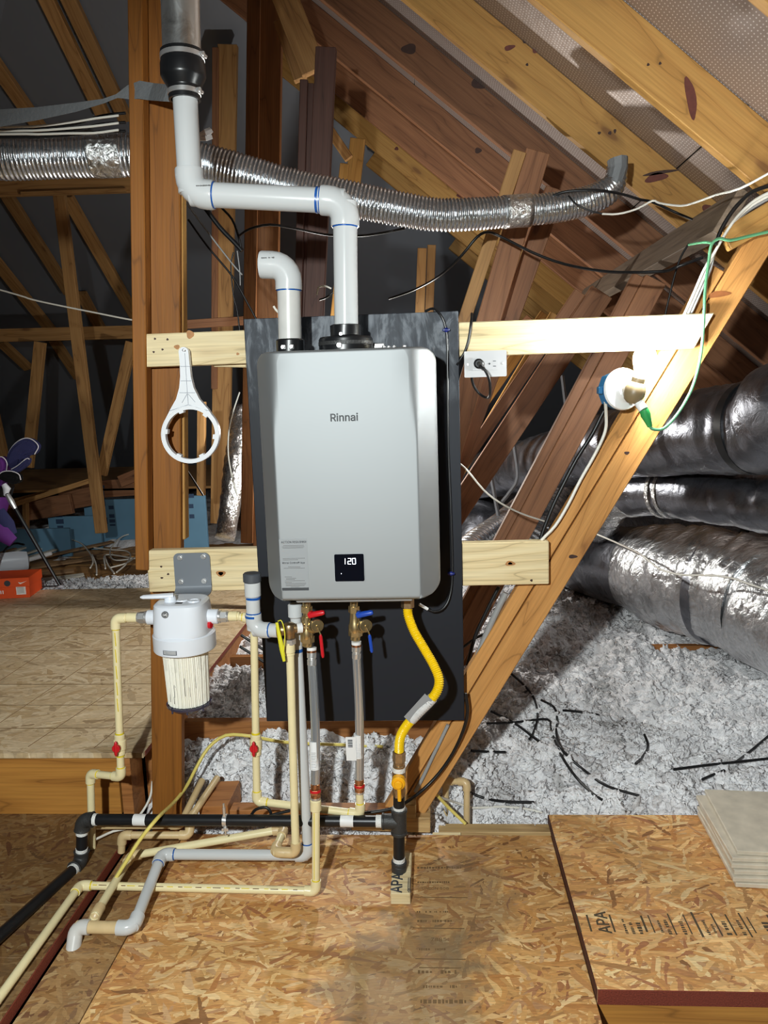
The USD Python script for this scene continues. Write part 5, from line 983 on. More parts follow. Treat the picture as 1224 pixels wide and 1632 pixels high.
lamp_.part('pull_outlet', cat(cbox(.015, .006, .026, .002, c)), PORCELAIN); 
for q in (-.005, .005): lamp_.part('outlet_slot', cyl(c + V(-.002, -.002, q), c + V(-.002, -.006, q), .0016, 8), INK)
AD = P(1011, 625, Y=2.115)
a = lamp_.part('socket_adapter', cat(lathe([(0, -.030), (.012, -.030), (.022, -.022), (.0285, -.008), (.0285, .008), (.022, .022), (.0165, .029), (0, .029)], AD, unit(V(.25, 0, 1)), 26), cyl(AD, LC_ + nrm * .02, .019)), BEIGE)
bu = unit(V(.25, -.12, 1)); B0 = AD + bu * .026
lamp_.part('socket_collar', lathe([(.0175, 0), (.0175, .014), (.014, .018), (0, .018)], B0 - bu * .002, bu, 22), BEIGE)
lamp_.part('bulb', lathe([(0, .010), (.0135, .010), (.0145, .022), (.020, .036), (.0275, .052), (.0300, .066), (.0285, .078), (.022, .089), (.012, .0945), (0, .096)], B0, bu, 26), BULB)
p0, p1, p2 = AD + unit(V(.35, -.1, -1)) * .024, P(1026, 653, Y=2.10), P(1036, 680, Y=2.10)
gcd = Thing('extension_cord', 'green extension cord plugged in below the bulb, hanging in a loop from the rafters', 'extension cord', p1)
gcd.part('plug_face', tube([p0, p0 + (p1 - p0) * .25, p1], [.010, .0125, .0125], 14), PORCELAIN)
gcd.part('plug_body', tube([p1, p1 + (p2 - p1) * .3, p1 + (p2 - p1) * .65, p2], [.0125, .0135, .0095, .0065], 14), GREEN_PLUG)
gcd.part('cord', tube(spline([p2, P(1041, 684, Y=2.10), P(1057, 683, Y=2.11), P(1078, 662, Y=2.13), P(1100, 625, Y=2.15), P(1113, 585, Y=2.165), P(1119, 548, Y=2.170), P(1122, 500, Y=2.17), P(1124, 460, Y=2.18), P(1129, 420, Y=2.19), P(1134, 390, Y=2.19), P(1147, 380, Y=2.19), P(1163, 383, Y=2.20), P(1195, 376, Y=2.21), P(1240, 366, Y=2.21)], .012), .0042, 9), GREEN_CORD)
gcd.part('cord_tail', tube(spline([P(1136, 388, Y=2.195), P(1122, 386, Y=2.2), P(1098, 390, Y=2.3)], .012), .0036, 8), GREEN_CORD)

# ---- ducts
def duct(name, lab, pts, radii, mat, n=44, step=.02, wr=.02, seed=1, rib=None, ribamp=.0, parts=(), catg='duct', group=None):
    q = spline(pts, step); k = np.linspace(0, 1, len(pts)); Lq = np.r_[0, np.cumsum(np.linalg.norm(np.diff(q, axis=0), axis=1))]; Ls = Lq / Lq[-1]
    Lp = np.r_[0, np.cumsum(np.linalg.norm(np.diff(np.asarray(pts), axis=0), axis=1))]; r = np.interp(Ls, Lp / Lp[-1], radii)
    if rib: r = r + ribamp * np.sin(Lq * 2 * math.pi / rib)
    m = tube(q, r, n)
    if wr:
        v = m.vertices; ctr = np.repeat(q, n, 0); d = v[:len(ctr)] - ctr
        fold = meshkit.fbm(np.c_[v[:len(ctr)] * 7], 3, seed) - .5 + .8 * (meshkit.fbm(np.c_[np.repeat(Lq, n) * 30, np.tile(np.arange(n), len(q)) * .12, np.zeros(len(ctr))], 2, seed + 4) - .5)
        v[:len(ctr)] += d * (fold * wr / .1)[:, None]; m = tm(v, m.faces)
    t = Thing(name, lab, catg, pts[0], group=group); t.part('jacket', m, mat, smooth=True)
    return t, q, Lq
def near0(q, px, py, Y): return int(np.argmin(np.linalg.norm(q - P(px, py, Y=Y), axis=1)))
def bands(t, q, idx, r, mat, name='strap', w=.02):
    for i in idx:
        d = unit(q[min(i + 1, len(q) - 1)] - q[i - 1]); t.part(name, tube([q[i] - d * w / 2, q[i] - d * w / 2.2, q[i] + d * w / 2.2, q[i] + d * w / 2], [r * .98, r, r, r * .98], 40), mat)
t, q, L_ = duct('insulated_duct', 'big silver-jacketed duct lowest at the right, a white wire lying over it', [V(2.6, 1.2, .38), V(2.42, 2.1, .41), P(1330, 1005, Y=3.05), P(1224, 958, Y=3.35), P(1135, 934, Y=3.6), P(1052, 914, Y=3.88), P(1036, 910, Y=3.95), P(1033, 909, Y=3.97)], [.272, .272, .272, .27, .262, .252, .238, .20], DUCT_FOIL, wr=.016, seed=2)
bands(t, q, [near0(q, 1150, 935, 3.55)], .268, DUCT_DARK, w=.05)
duct('insulated_duct', 'dark smooth duct running back from the end of the lowest silver one', [P(1042, 911, Y=3.9), P(950, 892, Y=4.4), P(880, 868, Y=5.0), P(830, 850, Y=5.5)], [.215, .212, .21, .2], DUCT_DARK, wr=.006, seed=21)
t, q, L_ = duct('insulated_duct', 'dark grey jacketed duct, uppermost of those at the right edge', [V(2.0, .5, .95), V(1.86, 1.5, 1.05), P(1330, 655, Y=2.45), P(1224, 678, Y=2.7), P(1130, 688, Y=2.95), P(1020, 702, Y=3.35), P(870, 735, Y=4.25), P(740, 765, Y=5.2)], [.165, .165, .165, .163, .160, .158, .150, .145], DUCT_DARK, wr=.013, seed=5)
bands(t, q, [near0(q, 1205, 682, 2.75)], .166, RUBBER, w=.035)
t, q, L_ = duct('insulated_duct', 'middle dark silver duct between the upper and the lowest ones at the right', [V(2.25, .7, .66), V(2.2, 1.8, .76), P(1330, 815, Y=2.75), P(1224, 800, Y=2.95), P(1110, 786, Y=3.25), P(1060, 784, Y=3.4), P(1000, 786, Y=3.6)], [.122, .122, .122, .120, .118, .108, .106], DUCT_DARK, wr=.014, seed=8)
bands(t, q, [near0(q, 1075, 785, 3.36), near0(q, 1062, 785, 3.4)], .116, TAPE_FOIL, 'tape_band', .02)
duct('duct_elbow', 'crumpled silver foil elbow right of the strut joining the middle duct', [P(1012, 786, Y=3.56), P(985, 790, Y=3.7), P(968, 808, Y=3.9), P(955, 840, Y=4.1)], [.105, .108, .10, .09], TAPE_FOIL, wr=.03, seed=3)
duct('flex_duct', 'shiny thin foil duct rising behind the lower board right end', [P(722, 905, Y=3.6), P(760, 868, Y=3.8), P(800, 838, Y=4.05), P(836, 806, Y=4.3)], [.075, .075, .072, .07], FLEX_FOIL, wr=.008, rib=.03, ribamp=.003, step=.004)
duct('flex_duct', 'silver foil duct seen between the second strut and the lamp strut', [P(835, 880, Y=4.2), P(872, 822, Y=4.5), P(905, 770, Y=4.8)], [.11, .11, .10], FLEX_FOIL, wr=.02, rib=.04, ribamp=.004, step=.006)
duct('insulated_duct', 'short dull grey duct hump behind the shiny thin foil duct', [P(740, 905, Y=4.9), P(765, 848, Y=5.0), P(800, 815, Y=5.2), P(850, 800, Y=5.5)], [.17, .19, .18, .17], DUCT_DARK, wr=.02, seed=12)
duct('flex_duct', 'upright crumpled foil duct seen left of the heater behind the studs', [P(388, 655, Y=4.5), P(378, 740, Y=4.3), P(368, 800, Y=4.2), P(358, 858, Y=4.1)], [.075, .075, .06, .055], TAPE_FOIL, wr=.02, seed=6)
duct('small_flex_duct', 'small dark ribbed hose dropping between the two right ducts', [P(1190, 838, Y=3.5), P(1178, 868, Y=3.5), P(1168, 905, Y=3.6)], [.02, .02, .02], RUBBER, wr=0, rib=.012, ribamp=.0015, step=.003, n=16)
for i, pts in enumerate((((776, 722), (783, 760), (790, 800), (800, 850)), ((818, 700), (825, 760), (812, 785), (800, 800)), ((896, 598), (902, 648)), ((910, 735), (914, 770)))):
    lab = ['hanging pale strap left of the third strut foot', 'bent pale hanger strap between the third and second struts', 'pale hanger strap high between the outlet and the lamp', 'short pale hanger strap right of the second strut'][i]
    q = spline([P(*p, Y=4.0) for p in pts], .03); single('hanger_strap', lab, 'strap', tube(q, .010, 8, prof=lambda th: np.where(np.abs(np.sin(th)) > .5, .25, 1)), STRAP)
fpts = [P(-420, 200, Y=2.5), P(-200, 215, Y=2.46), P(-60, 236, Y=2.46), P(0, 250, Y=2.46), P(60, 250, Y=2.48), P(120, 249, Y=2.50), P(205, 247, Y=2.52), P(270, 250, Y=2.55), P(330, 262, Y=2.58), P(400, 281, Y=2.6), P(480, 302, Y=2.62), P(560, 318, Y=2.62), P(640, 334, Y=2.63), P(700, 343, Y=2.64), P(760, 341, Y=2.66), P(830, 336, Y=2.69), P(880, 332, Y=2.71), P(930, 322, Y=2.73), P(965, 307, Y=2.74), P(980, 290, Y=2.75), P(984, 262, Y=2.76)]
t, q, Lq = duct('aluminium_flex_duct', 'thin ribbed aluminium duct crossing behind the vent pipe up to the golden rafter', fpts, [.064, .064, .064, .066, .065, .063, .062, .060, .060, .058, .056, .055, .052, .050, .050, .048, .048, .046, .044, .036, .030], FLEX_FOIL, n=26, step=.0024, wr=.006, seed=4, rib=.0125, ribamp=.0026)
def near(px, py, Y): return int(np.argmin(np.linalg.norm(q - P(px, py, Y=Y), axis=1)))
i0, i1 = near(802, 338, 2.68), near(845, 335, 2.70); m = tube(q[i0:i1:6], .0525, 30); m.vertices += (meshkit.noise(m.vertices * 60)[:, None] - .5) * .004; t.part('foil_tape', m, TAPE_FOIL, smooth=True)
e = P(985, 268, Y=2.74); m = tube([P(978, 292, Y=2.75), e, P(984, 254, Y=2.74)], [.045, .047, .050], 12, prof=lambda th: 1 - .35 * np.abs(np.cos(th))); t.part('end_tape', m, TAPE, smooth=False)
i0 = near(197, 247, 2.52); i1 = near(148, 248, 2.51); m = tube(q[i1:i0:6], .0665, 26); m.vertices += (meshkit.noise(m.vertices * 50)[:, None] - .5) * .004; t.part('dull_wrap', m, TAPE_FOIL)

# ---- wires up under the roof
wpx('cable', 'black cable arching from the double post behind the vent elbow toward the flue', [(381, 376), (398, 365), (430, 358), (470, 364), (520, 374), (570, 376), (610, 371), (645, 364)], [2.75, 2.65, 2.65, 2.7, 2.8, 2.8, 2.8, 2.8], .0042, CABLE)
wpx('cable', 'long black cable dipping in front of the steep brace and on to the right', [(620, 476), (660, 462), (700, 440), (735, 408), (760, 378), (778, 370), (800, 378), (850, 403), (900, 421), (960, 432), (1010, 434), (1060, 432), (1080, 425), (1120, 410)], [3.2, 3.1, 2.9, 2.8, 2.78, 2.8, 2.8, 2.75, 2.7, 2.6, 2.5, 2.45, 2.4, 2.4], .0048, CABLE)
wpx('cable', 'black cable sagging over the right end of the foil duct onto the golden rafter', [(880, 312), (905, 305), (950, 303), (990, 309), (1020, 318), (1040, 322), (1080, 340), (1116, 355)], [2.68, 2.66, 2.66, 2.7, 2.72, 2.75, 2.76, 2.7], .0045, CABLE)
wpx('cable', 'thin dark wire drooping across the ribbed duct end into the white wire', [(906, 312), (918, 325), (940, 336), (962, 341)], [2.66, 2.64, 2.63, 2.63], .0028, CABLE)
wpx('cable', 'white wire strung from the duct end to the right edge above the lamp strut', [(960, 341), (985, 341), (1015, 333), (1040, 320), (1052, 324), (1085, 328), (1110, 322), (1140, 311), (1180, 300), (1240, 268)], [2.63, 2.6, 2.6, 2.6, 2.58, 2.5, 2.4, 2.3, 2.2, 2.15], .0034, ROMEX)
for i, (dx, mt, lab) in enumerate(((0, ROMEX, 'white cable bundled down the left of the strut top, outer one'), (5, ROMEX, 'white cable bundled down the left of the strut top, middle one'), (10, GREY_CABLE, 'grey cable bundled down the left of the strut top'))):
    wpx('cable', lab, [(1240, 300 + dx), (1205, 318 + dx), (1180, 340 + dx * .6), (1160, 366 + dx * .3), (1140, 400), (1122 + dx, 430), (1108 + dx, 462), (1092 + dx, 498), (1078 + dx, 530)], 2.215 + .004 * i, .0042, mt)
wpx('cable', 'thick black cable over the strut top at the right edge', [(1240, 292), (1200, 305), (1180, 322), (1165, 340), (1150, 365), (1140, 390)], 2.20, .0055, CABLE)
wpx('cable', 'thin black wire hanging beside the second strut top', [(1098, 388), (1085, 410), (1075, 440), (1065, 480), (1056, 520)], 2.45, .003, CABLE)
wpx('cable', 'white cable leaving the lamp box and following the strut down', [(965, 640), (966, 660), (966, 680), (960, 700), (945, 730), (925, 765), (905, 805), (885, 838), (864, 860), (850, 880)], [2.20, 2.225, 2.235, 2.235, 2.235, 2.235, 2.235, 2.235, 2.235, 2.245], .0048, ROMEX)
wpx('cable', 'black cable beside the white one along the strut', [(962, 655), (945, 690), (920, 730), (900, 768), (882, 805), (868, 840), (858, 870)], 2.26, .006, CABLE)
wpx('cable', 'thin white wire sagging from the black board to the strut', [(728, 735), (745, 750), (770, 780), (795, 800), (830, 818), (872, 832)], [2.3, 2.3, 2.35, 2.4, 2.5, 2.6], .0032, ROMEX)
wpx('cable', 'thin white wire lying across the lowest big duct', [(950, 851), (985, 866), (1022, 884), (1050, 906), (1085, 916), (1130, 917), (1165, 921), (1195, 931), (1240, 946)], [3.9, 3.72, 3.56, 3.44, 3.32, 3.2, 3.1, 2.98, 2.85], .0046, ROMEX)
wpx('conduit', 'grey conduit edge running down the left side of the lamp strut', [(806, 945), (780, 1000), (760, 1050), (742, 1095)], 2.27, .010, GREY_CABLE, 'conduit')
wpx('cable', 'black cable behind the board right edge, upper', [(795, 935), (775, 975), (757, 1015), (745, 1060)], 2.4, .006, CABLE)
wpx('cable', 'thin black cable crossing behind the strut', [(735, 1034), (760, 1016), (790, 1003)], 2.6, .0045, CABLE)
wpx('cable', 'black cord leaving the board bottom corner and curving down behind the gas pipe', [(742, 1105), (745, 1135), (738, 1165), (722, 1200), (700, 1232), (675, 1258), (645, 1280), (620, 1290), (580, 1296), (540, 1297)], [2.2, 2.2, 2.21, 2.225, 2.225, 2.21, 2.17, 2.15, 2.14, 2.14], .0052, CABLE)
wpx('strip', 'grey metal flashing strip beside the strut foot', [(714, 1155), (700, 1185), (690, 1205), (676, 1235), (662, 1262)], 2.245, .006, GREY_CABLE, 'strip')
for i, (lab, pts, r_, mt) in enumerate((
        ('thick black cable pair behind the lower vent elbow', [(322, 325), (350, 362), (372, 385), (386, 400)], .008, CABLE),
        ('dark wire slanting behind the left vent elbow, upper', [(298, 325), (325, 362), (370, 420), (386, 438)], .0028, GREY_CABLE),
        ('dark wire slanting behind the left vent elbow, lower, ending pale at the board', [(300, 350), (330, 392), (370, 440), (390, 475), (408, 508)], .0034, CABLE),
        ('black cable curling down from the vent pipe to the double post', [(352, 330), (370, 350), (380, 376), (384, 395)], .0040, CABLE),
        ('thin loop of wire hanging beside the double post', [(372, 402), (368, 425), (372, 470), (378, 495), (382, 528)], .0026, CABLE),
        ('thin dark wire by the double post, right of the loop', [(378, 400), (382, 430), (383, 455)], .0022, GREY_CABLE))):
    wpx('cable', lab, pts, 2.7, r_, mt)
wpx('cable', 'thin white wire wavering down between stud and heater', [(382, 625), (372, 655), (365, 685), (364, 725), (370, 760), (378, 790)], 2.8, .0028, ROMEX)
wpx('cable', 'thin black wire slanting behind the wrench ring', [(292, 740), (308, 765), (324, 790)], 3.0, .0035, CABLE)
wpx('cable', 'short white wire end left of the flue pipe', [(505, 470), (508, 458), (518, 456), (528, 460)], 2.5, .003, ROMEX)
wpx('cable', 'short black wire end left of the flue pipe', [(509, 478), (520, 474), (531, 466)], 2.5, .003, CABLE)
wpx('cable', 'white wire stub right of the intake pipe', [(436, 488), (440, 494), (446, 500)], 2.4, .004, ROMEX)
single('rag', 'scrap of crumpled plastic sticking out right of the white vent pipe', 'plastic scrap', cat(*[tube([P(318, 216 + k * 5, Y=2.3), P(328, 213 + k * 7, Y=2.28), P(337, 208 + k * 10, Y=2.3)], [.008, .012, .010], 7, prof=lambda th: 1 - .7 * np.abs(np.sin(th))) for k in range(2)]), PAPER, smooth=False)
# top left tape and cables
def strip(name, lab, pts, w, mat, catg, twist=None):
    t_, a_, b_ = None, None, None; v = []
    for i, (p, ww) in enumerate(zip(pts, w)):
        d = unit(pts[min(i + 1, len(pts) - 1)] - pts[max(i - 1, 0)]); s = unit(np.cross(d, V(0, -1, 0))); v += [p + s * ww / 2, p - s * ww / 2]
    v = np.array(v); n = len(pts); k = np.arange(n - 1) * 2; f = np.concatenate([np.stack([k, k + 1, k + 3], -1), np.stack([k, k + 3, k + 2], -1)])
    v2 = v + V(0, .0008, 0); f2 = f[:, ::-1] + len(v); ed = [[0, 1, len(v) + 1], [0, len(v) + 1, len(v)]]
    e = np.concatenate([np.stack([k, k + 2, k + 2 + len(v)], -1), np.stack([k, k + 2 + len(v), k + len(v)], -1), np.stack([k + 1, k + 1 + len(v), k + 3 + len(v)], -1), np.stack([k + 1, k + 3 + len(v), k + 3], -1)])
    return single(name, lab, catg, tm(np.vstack([v, v2]), np.vstack([f, f2, ed, e])), mat, smooth=False)
strip('cloth_tape', 'grey cloth tape stretched from the left edge round the post to the coupling', [P(-300, 225, Y=2.4), P(0, 188, Y=2.28), P(60, 181, Y=2.26), P(120, 171, Y=2.24), P(165, 161, Y=2.22), P(186, 153, Y=2.215), P(205, 147, Y=2.21), P(222, 143, Y=2.20), P(240, 146, Y=2.19), P(264, 148, Y=2.12), P(285, 150, Y=2.10)], [.045, .046, .034, .024, .012, .010, .036, .046, .046, .044, .04], TAPE, 'tape')
for i, (y1, y0) in enumerate(((184, 203), (196, 209), (207, 214))):
    wpx('cable', f'{["top", "middle", "lowest"][i]} white cable of the three ending at the post, top left', [(-340, y0 + 8), (0, y0), (60, y0 - 2 + i), (110, (y0 + y1) / 2 + 2), (150, y1 + 5), (189, y1)], 2.36, .0036, ROMEX)
    wpx('cable', f'{["top", "middle", "lowest"][i]} black cable under a white one, ending at the post, top left', [(-340, y0 + 12), (0, y0 + 5), (60, y0 + 3 + i), (120, (y0 + y1) / 2 + 4), (160, y1 + 1 + i), (200, y1 - 4 + i * 3)], 2.38, .0042, CABLE)
wpx('cable', 'thin pale wire sagging across the dark left bay', [(-330, 372), (0, 462), (50, 477), (100, 488), (150, 498), (205, 509), (240, 514)], 3.6, .0042, ROMEX)

# ---- cables lying on the insulation
def on_ins(px, py, lift=.023):
    z = 0.05
    for _ in range(12):
        p = P(px, py, z=z); z = 0.5 * z + 0.5 * (float(ins_h(np.array([p[0]]), np.array([p[1]]))[0]) + lift)
    return P(px, py, z=z)
C1 = lambda pts: [(720 + x * .4118, 880 + y * .4118) for x, y in pts]
for lab, pts in (('black cable curving down beside the strut over the insulation', [(215, 455), (235, 475), (285, 520), (320, 570), (332, 640), (315, 700), (300, 725)]),
                 ('black cable snaking down the middle of the insulation, outer bend', [(345, 572), (395, 600), (408, 650), (405, 700), (430, 770), (520, 850), (600, 905), (725, 943)]),
                 ('black cable snaking down the middle of the insulation, inner bend', [(135, 663), (250, 658), (370, 647), (385, 690), (420, 780), (480, 870), (545, 935), (585, 960)]),
                 ('straight black cable crossing two others near the strut', [(150, 615), (240, 660), (350, 742)]), ('short black cable poking out in the middle of the insulation', [(430, 612), (500, 618), (570, 630)]),
                 ('small curved black cable end alone in the insulation', [(745, 705), (760, 750), (740, 790), (712, 818)]), ('black cable running to the right edge over the insulation', [(858, 841), (980, 825), (1100, 812), (1240, 797)]),
                 ('black cable branching up to the right edge', [(1100, 812), (1150, 775), (1240, 700)]), ('black cable from the pipe loop lying on the insulation', [(70, 930), (120, 950), (200, 965), (318, 968)]),
                 ('short black cable half buried by the strut', [(75, 768), (130, 772), (207, 774)]), ('black cable bit beside the snaking cables', [(970, 880), (1010, 862), (1055, 845)])):
    wire('cable', lab, [on_ins(*p) for p in C1(pts)], .0048, CABLE)
wire('cable', 'white cable from the pipe loop lying over the insulation', [P(698, 1270, Y=2.3)] + [on_ins(*p, .01) for p in C1([(20, 970), (80, 990), (200, 985), (320, 1000), (385, 1030)])], .0042, ROMEX)
wire('cable', 'short yellow cable dropping behind the floor edge by the pipe loop', [P(697, 1268, Y=2.30), P(715, 1287, Y=2.32), P(742, 1313, Y=2.31)], .0055, ROMEX_YEL)
wire('cable', 'yellow cable draped from behind the heater down across the tan pipes', [P(610, 1190, Y=2.52), P(550, 1187, Y=2.5), P(470, 1184, Y=2.46), P(430, 1179, Y=2.44), P(398, 1173, Y=2.42), P(360, 1172, Y=2.42), P(332, 1192, Y=2.40), P(312, 1225, Y=2.36), P(298, 1252, Y=2.3), P(278, 1278, Y=2.2), P(250, 1305, Y=2.0), P(222, 1340, Y=1.97), P(202, 1372, Y=1.95), P(183, 1402, z=.06), P(170, 1425, z=.03)], .0058, ROMEX_YEL)
wire('cable', 'white cable looping down between the deck end and the post to the floor', [P(243, 1245, Y=2.31), P(240, 1268, Y=2.30), P(228, 1292, Y=2.28), P(205, 1318, Y=2.22), P(180, 1325, Y=2.20), P(152, 1338, Y=2.15)], .0042, ROMEX)
for p_, lab in (((388, 1012), 'upper'), ((386, 1030), 'lower')): wpx('cable', f'{lab} dark cable crossing right of the cream pipe behind the post', [(p_[0] - 4, p_[1]), (p_[0] + 18, p_[1] + 14), (p_[0] + 45, p_[1] + 32)], 2.5, .005, CABLE)
wpx('cable', 'black cable coiled loosely round the long gas pipe', [(400, 1300), (408, 1290), (425, 1287), (432, 1300), (420, 1318), (410, 1312), (430, 1300), (462, 1292)], 2.07, .0045, CABLE)

# ---- tile stack
t0 = P(1113.6, 1263.6, z=.112); t1 = P(1175, 1355.7, z=.112); sd = .335
rt_ = np.random.default_rng(5)
offs = [(.0, 0), (-.005, -.012), (-.010, -.020), (-.005, -.030), (-.012, -.040), (-.006, -.044)]
words_ = ['topmost', 'second from the top', 'third from the top', 'fourth from the top', 'fifth from the top', 'bottom']
for i in range(6):
    z = .112 - i * .0136; o = V(t1[0] + offs[i][0] - .012 * (i > 0), t1[1] + offs[i][1], 0); a = math.radians(-3.5 + [-1, 1.2, -.5, 1.5, .6, -1][i] * 1.0)
    m = cbox(sd, sd, .0128, .0015, (sd / 2, sd / 2, 0)); M = trimesh.transformations.rotation_matrix(a, (0, 0, 1)); M[:3, 3] = (o[0], o[1], z - .0064)
    single('floor_tile', f'beige stone-look floor tile, {words_[i]} of the stack at the right edge', 'tile', m, TILE, M=M, group='stacked floor tiles')

# ---- far left: golf bag, shoebox, foam boards, trim
DK = DZ
foot = P(97, 936, z=DK); topl = P(4, 775, Y=foot[1] + .04)
gb = Thing('golf_bag', 'purple and black golf bag at the left edge standing on a black stand leg', 'golf bag', V(foot[0] - .5, foot[1] - .1, DK))
gb.part('stand_leg', tube([foot, foot + (topl - foot) * .5, topl], [.010, .012, .012], 10), CABLE)
gb.part('stand_foot', cat(cyl(foot + V(-.012, 0, .006), foot + V(.02, 0, .002), .011)), WHITE_PLASTIC)
l1, l2 = foot + (topl - foot) * .78, foot + (topl - foot) * .92; gb.part('leg_joint', tube([l1, (l1 + l2) / 2, l2], [.013, .019, .015], 10), STEEL)
gb.part('stand_wire', tube([foot + V(0, 0, .01), foot + V(-.25, -.05, .02)], .003, 6), CABLE)
by = foot[1] + .14
b0_, b1_ = P(-75, 985, Y=by), P(-16, 775, Y=by); gb.part('bag_body', tube([b0_, b0_ + (b1_ - b0_) * .05, b0_ + (b1_ - b0_) * .9, b1_], [.12, .135, .135, .125], 24), PURPLE)
gb.part('bag_rim', tube([b1_ + (b1_ - b0_) * -.02, b1_ + (b1_ - b0_) * .04], .138, 24), CABLE)
gb.part('pocket', cat(tube([P(-4, 818, Y=by - .12), P(10, 838, Y=by - .13), P(18, 852, Y=by - .12)], [.06, .065, .045], 12, prof=lambda th: 1 - .35 * np.abs(np.sin(th)))), NAVY)
gb.part('pocket_flap', tube([P(-14, 838, Y=by - .15), P(6, 852, Y=by - .16), P(21, 864, Y=by - .15)], [.06, .055, .04], 12, prof=lambda th: 1 - .3 * np.abs(np.sin(th))), PURPLE)
def cover_(lab, poly, Y, th_, mat, grp='club head covers'):
    t = Thing('club_cover', lab, 'head cover', P(*poly[0], Y=Y), group=grp); pts = np.array([(p[0], p[2]) for p in spline([P(x, y, Y=Y) for x, y in poly + poly[:1]], .01)]); g = Polygon(pts).buffer(0)
    layers = [(-th_, -.030), (-th_ * .8, -.012), (-th_ * .3, 0), (th_ * .3, 0), (th_ * .8, -.012)]
    m = cat(*[ext_xz(g.buffer(b if abs(b) > 0 else 0.0), Y + a, Y + a + th_ * .6) for a, b in layers if not g.buffer(b).is_empty]); t.part('shell', m, mat)
    k = len(poly); edge = spline([P(x, y, Y=Y - th_ * .35) for x, y in poly[:max(4, int(k * .7))]], .01); t.part('piping', tube(edge, .0035, 7), PIPING)
cover_('large navy golf club cover with white piping, topmost at the left edge', [(11, 736), (15, 720), (24, 707), (37, 699), (50, 700), (61, 711), (55, 724), (44, 727), (38, 744), (22, 748)], by, .04, NAVY)
cover_('small navy club cover below the large one', [(18, 748), (28, 742), (42, 731), (47, 732), (44, 741), (30, 752), (18, 758)], by - .05, .03, NAVY)
cover_('dark oval club cover with pink-white piping, lowest of the three', [(-6, 760), (4, 752), (18, 751), (30, 756), (33, 765), (26, 771), (16, 770), (2, 764)], by - .08, .035, CABLE)
cover_('purple neck of a club cover at the picture edge', [(-20, 742), (0, 728), (11, 738), (8, 760), (-2, 790), (-22, 800)], by - .02, .05, PURPLE)
single('golf_club', 'white golf club head peeking out below the dark cover', 'golf club', tube([P(6, 772, Y=by - .1), P(11, 779, Y=by - .1), P(9, 790, Y=by - .1)], [.016, .024, .012], 12), WHITE_PLASTIC)
# shoebox
sb0 = P(48, 952, z=DK); sbx = Thing('shoebox', 'orange shoebox with a white tick on its lid, at the left edge of the deck', 'shoebox', V(sb0[0] - .16, sb0[1] + .1, DK))
SBM = mat4(sb0, unit((1, .16, 0)), unit((-.16, 1, 0)))
def inb(a, b, c=.002):
    m = box2(V(*a), V(*b), c); m.apply_transform(SBM); return m
hb = P(44, 920, Y=sb0[1])[2] - DK
sbx.part('box', inb((-.34, 0, 0), (0, .22, hb - .02)), ORANGE_BOX); lid = sbx.part('lid', inb((-.345, -.005, hb - .055), (.005, .225, hb)), ORANGE_BOX)
sw = Polygon([(0, .013), (.006, .003), (.012, .0), (.020, .003), (.052, .018), (.020, .009), (.012, .0085), (.006, .011)]); m = trimesh.creation.extrude_polygon(sw, .0006, engine='earcut'); m.apply_transform(SBM @ facing(V(-.058, -.0054, hb - .038))); sbx.part('tick_mark', m, BOX_WHITE, smooth=False, under=lid)
m = cat(*[cyl(V(-.12, -.0052, hb - .03), V(-.12, -.006, hb - .03), .018, 20)]); m.apply_transform(SBM); sbx.part('finger_hole', m, INK, under=lid)
sbx.part('paper_label', inb((-.075, -.0012, .02), (-.02, .001, .072), .0003), BOX_WHITE); sbx.part('size_label', inb((-.20, -.0012, .015), (-.085, .001, .06), .0003), ORANGE_BOX)
for i in range(4): sbx.part('printed_line', inb((-.19 + i * .012, -.0022, .03), (-.184 + i * .012, -.001, .05), .0002), BOX_WHITE)
for i in range(5): sbx.part('printed_line', inb((-.07, -.0022, .03 + i * .008), (-.03, -.001, .032 + i * .008), .0002), GREY_INK)
# blue foam boards and the framing on them
def foam(lab, x0, y0, x1, y1, Y, words=None):
    a, b = P(x0, y1, Y=Y), P(x1, y0, Y=Y); t = Thing('foam_board', lab, 'foam board', V((a[0] + b[0]) / 2, Y, a[2])); t.part('sheet', box2((a[0], Y, min(a[2], .12)), (b[0], Y + .03, b[2]), .002), FOAM)
    for s, px, py, h in words or []: c = P(px, py, Y=Y); m = marks(s, h); m.apply_transform(facing(V(c[0], Y - .0001, c[2]), (0, 0, 1), (-1, 0, 0))); t.part('print', m, FOAM_INK, smooth=False)
foam('long low pale blue foam board at the far left', 5, 842, 110, 930, 6.0)
foam('blue foam board standing behind the leaning stud, printed', 84, 822, 158, 905, 6.3, [('7', 104, 855, .07)])
foam('blue foam board with dark lettering left of the tall post', 140, 795, 222, 880, 6.5, [('6', 172, 835, .09), ('5', 185, 838, .06)])
foam('blue foam board seen right of the tall post behind the ring', 286, 790, 326, 845, 4.9, [('5', 312, 826, .05)])
def plank(lab, p0, p1, Y, w, d, mat, name='plank', catg='plank'): return lum_px(name, lab, catg, p0, p1, Y, w, d, mat)
plank('brown boxed board under the dim shelf at the far left', (36, 815), (112, 803), 6.2, .17, .05, W_DARK)
plank('brown board stepping up right of the boxed board', (96, 800), (150, 790), 6.35, .16, .05, W_DARK)
plank('dark board end left of the tall post, upper step', (130, 782), (214, 776), 6.5, .15, .05, W_DARK)
plank('brown board end meeting the tall post at the top step', (190, 768), (222, 755), 6.45, .10, .05, W_DARK)
plank('upright edge of the boxed frame at the far left', (38, 800), (40, 862), 6.15, .035, .05, W_OLD)
plank('left brown panel behind the golf bag', (-10, 820), (36, 815), 6.4, .20, .04, W_DARK)
plank('thin brown plank lying along the far shelf', (10, 808), (150, 764), 6.1, .04, .12, W_OLD)
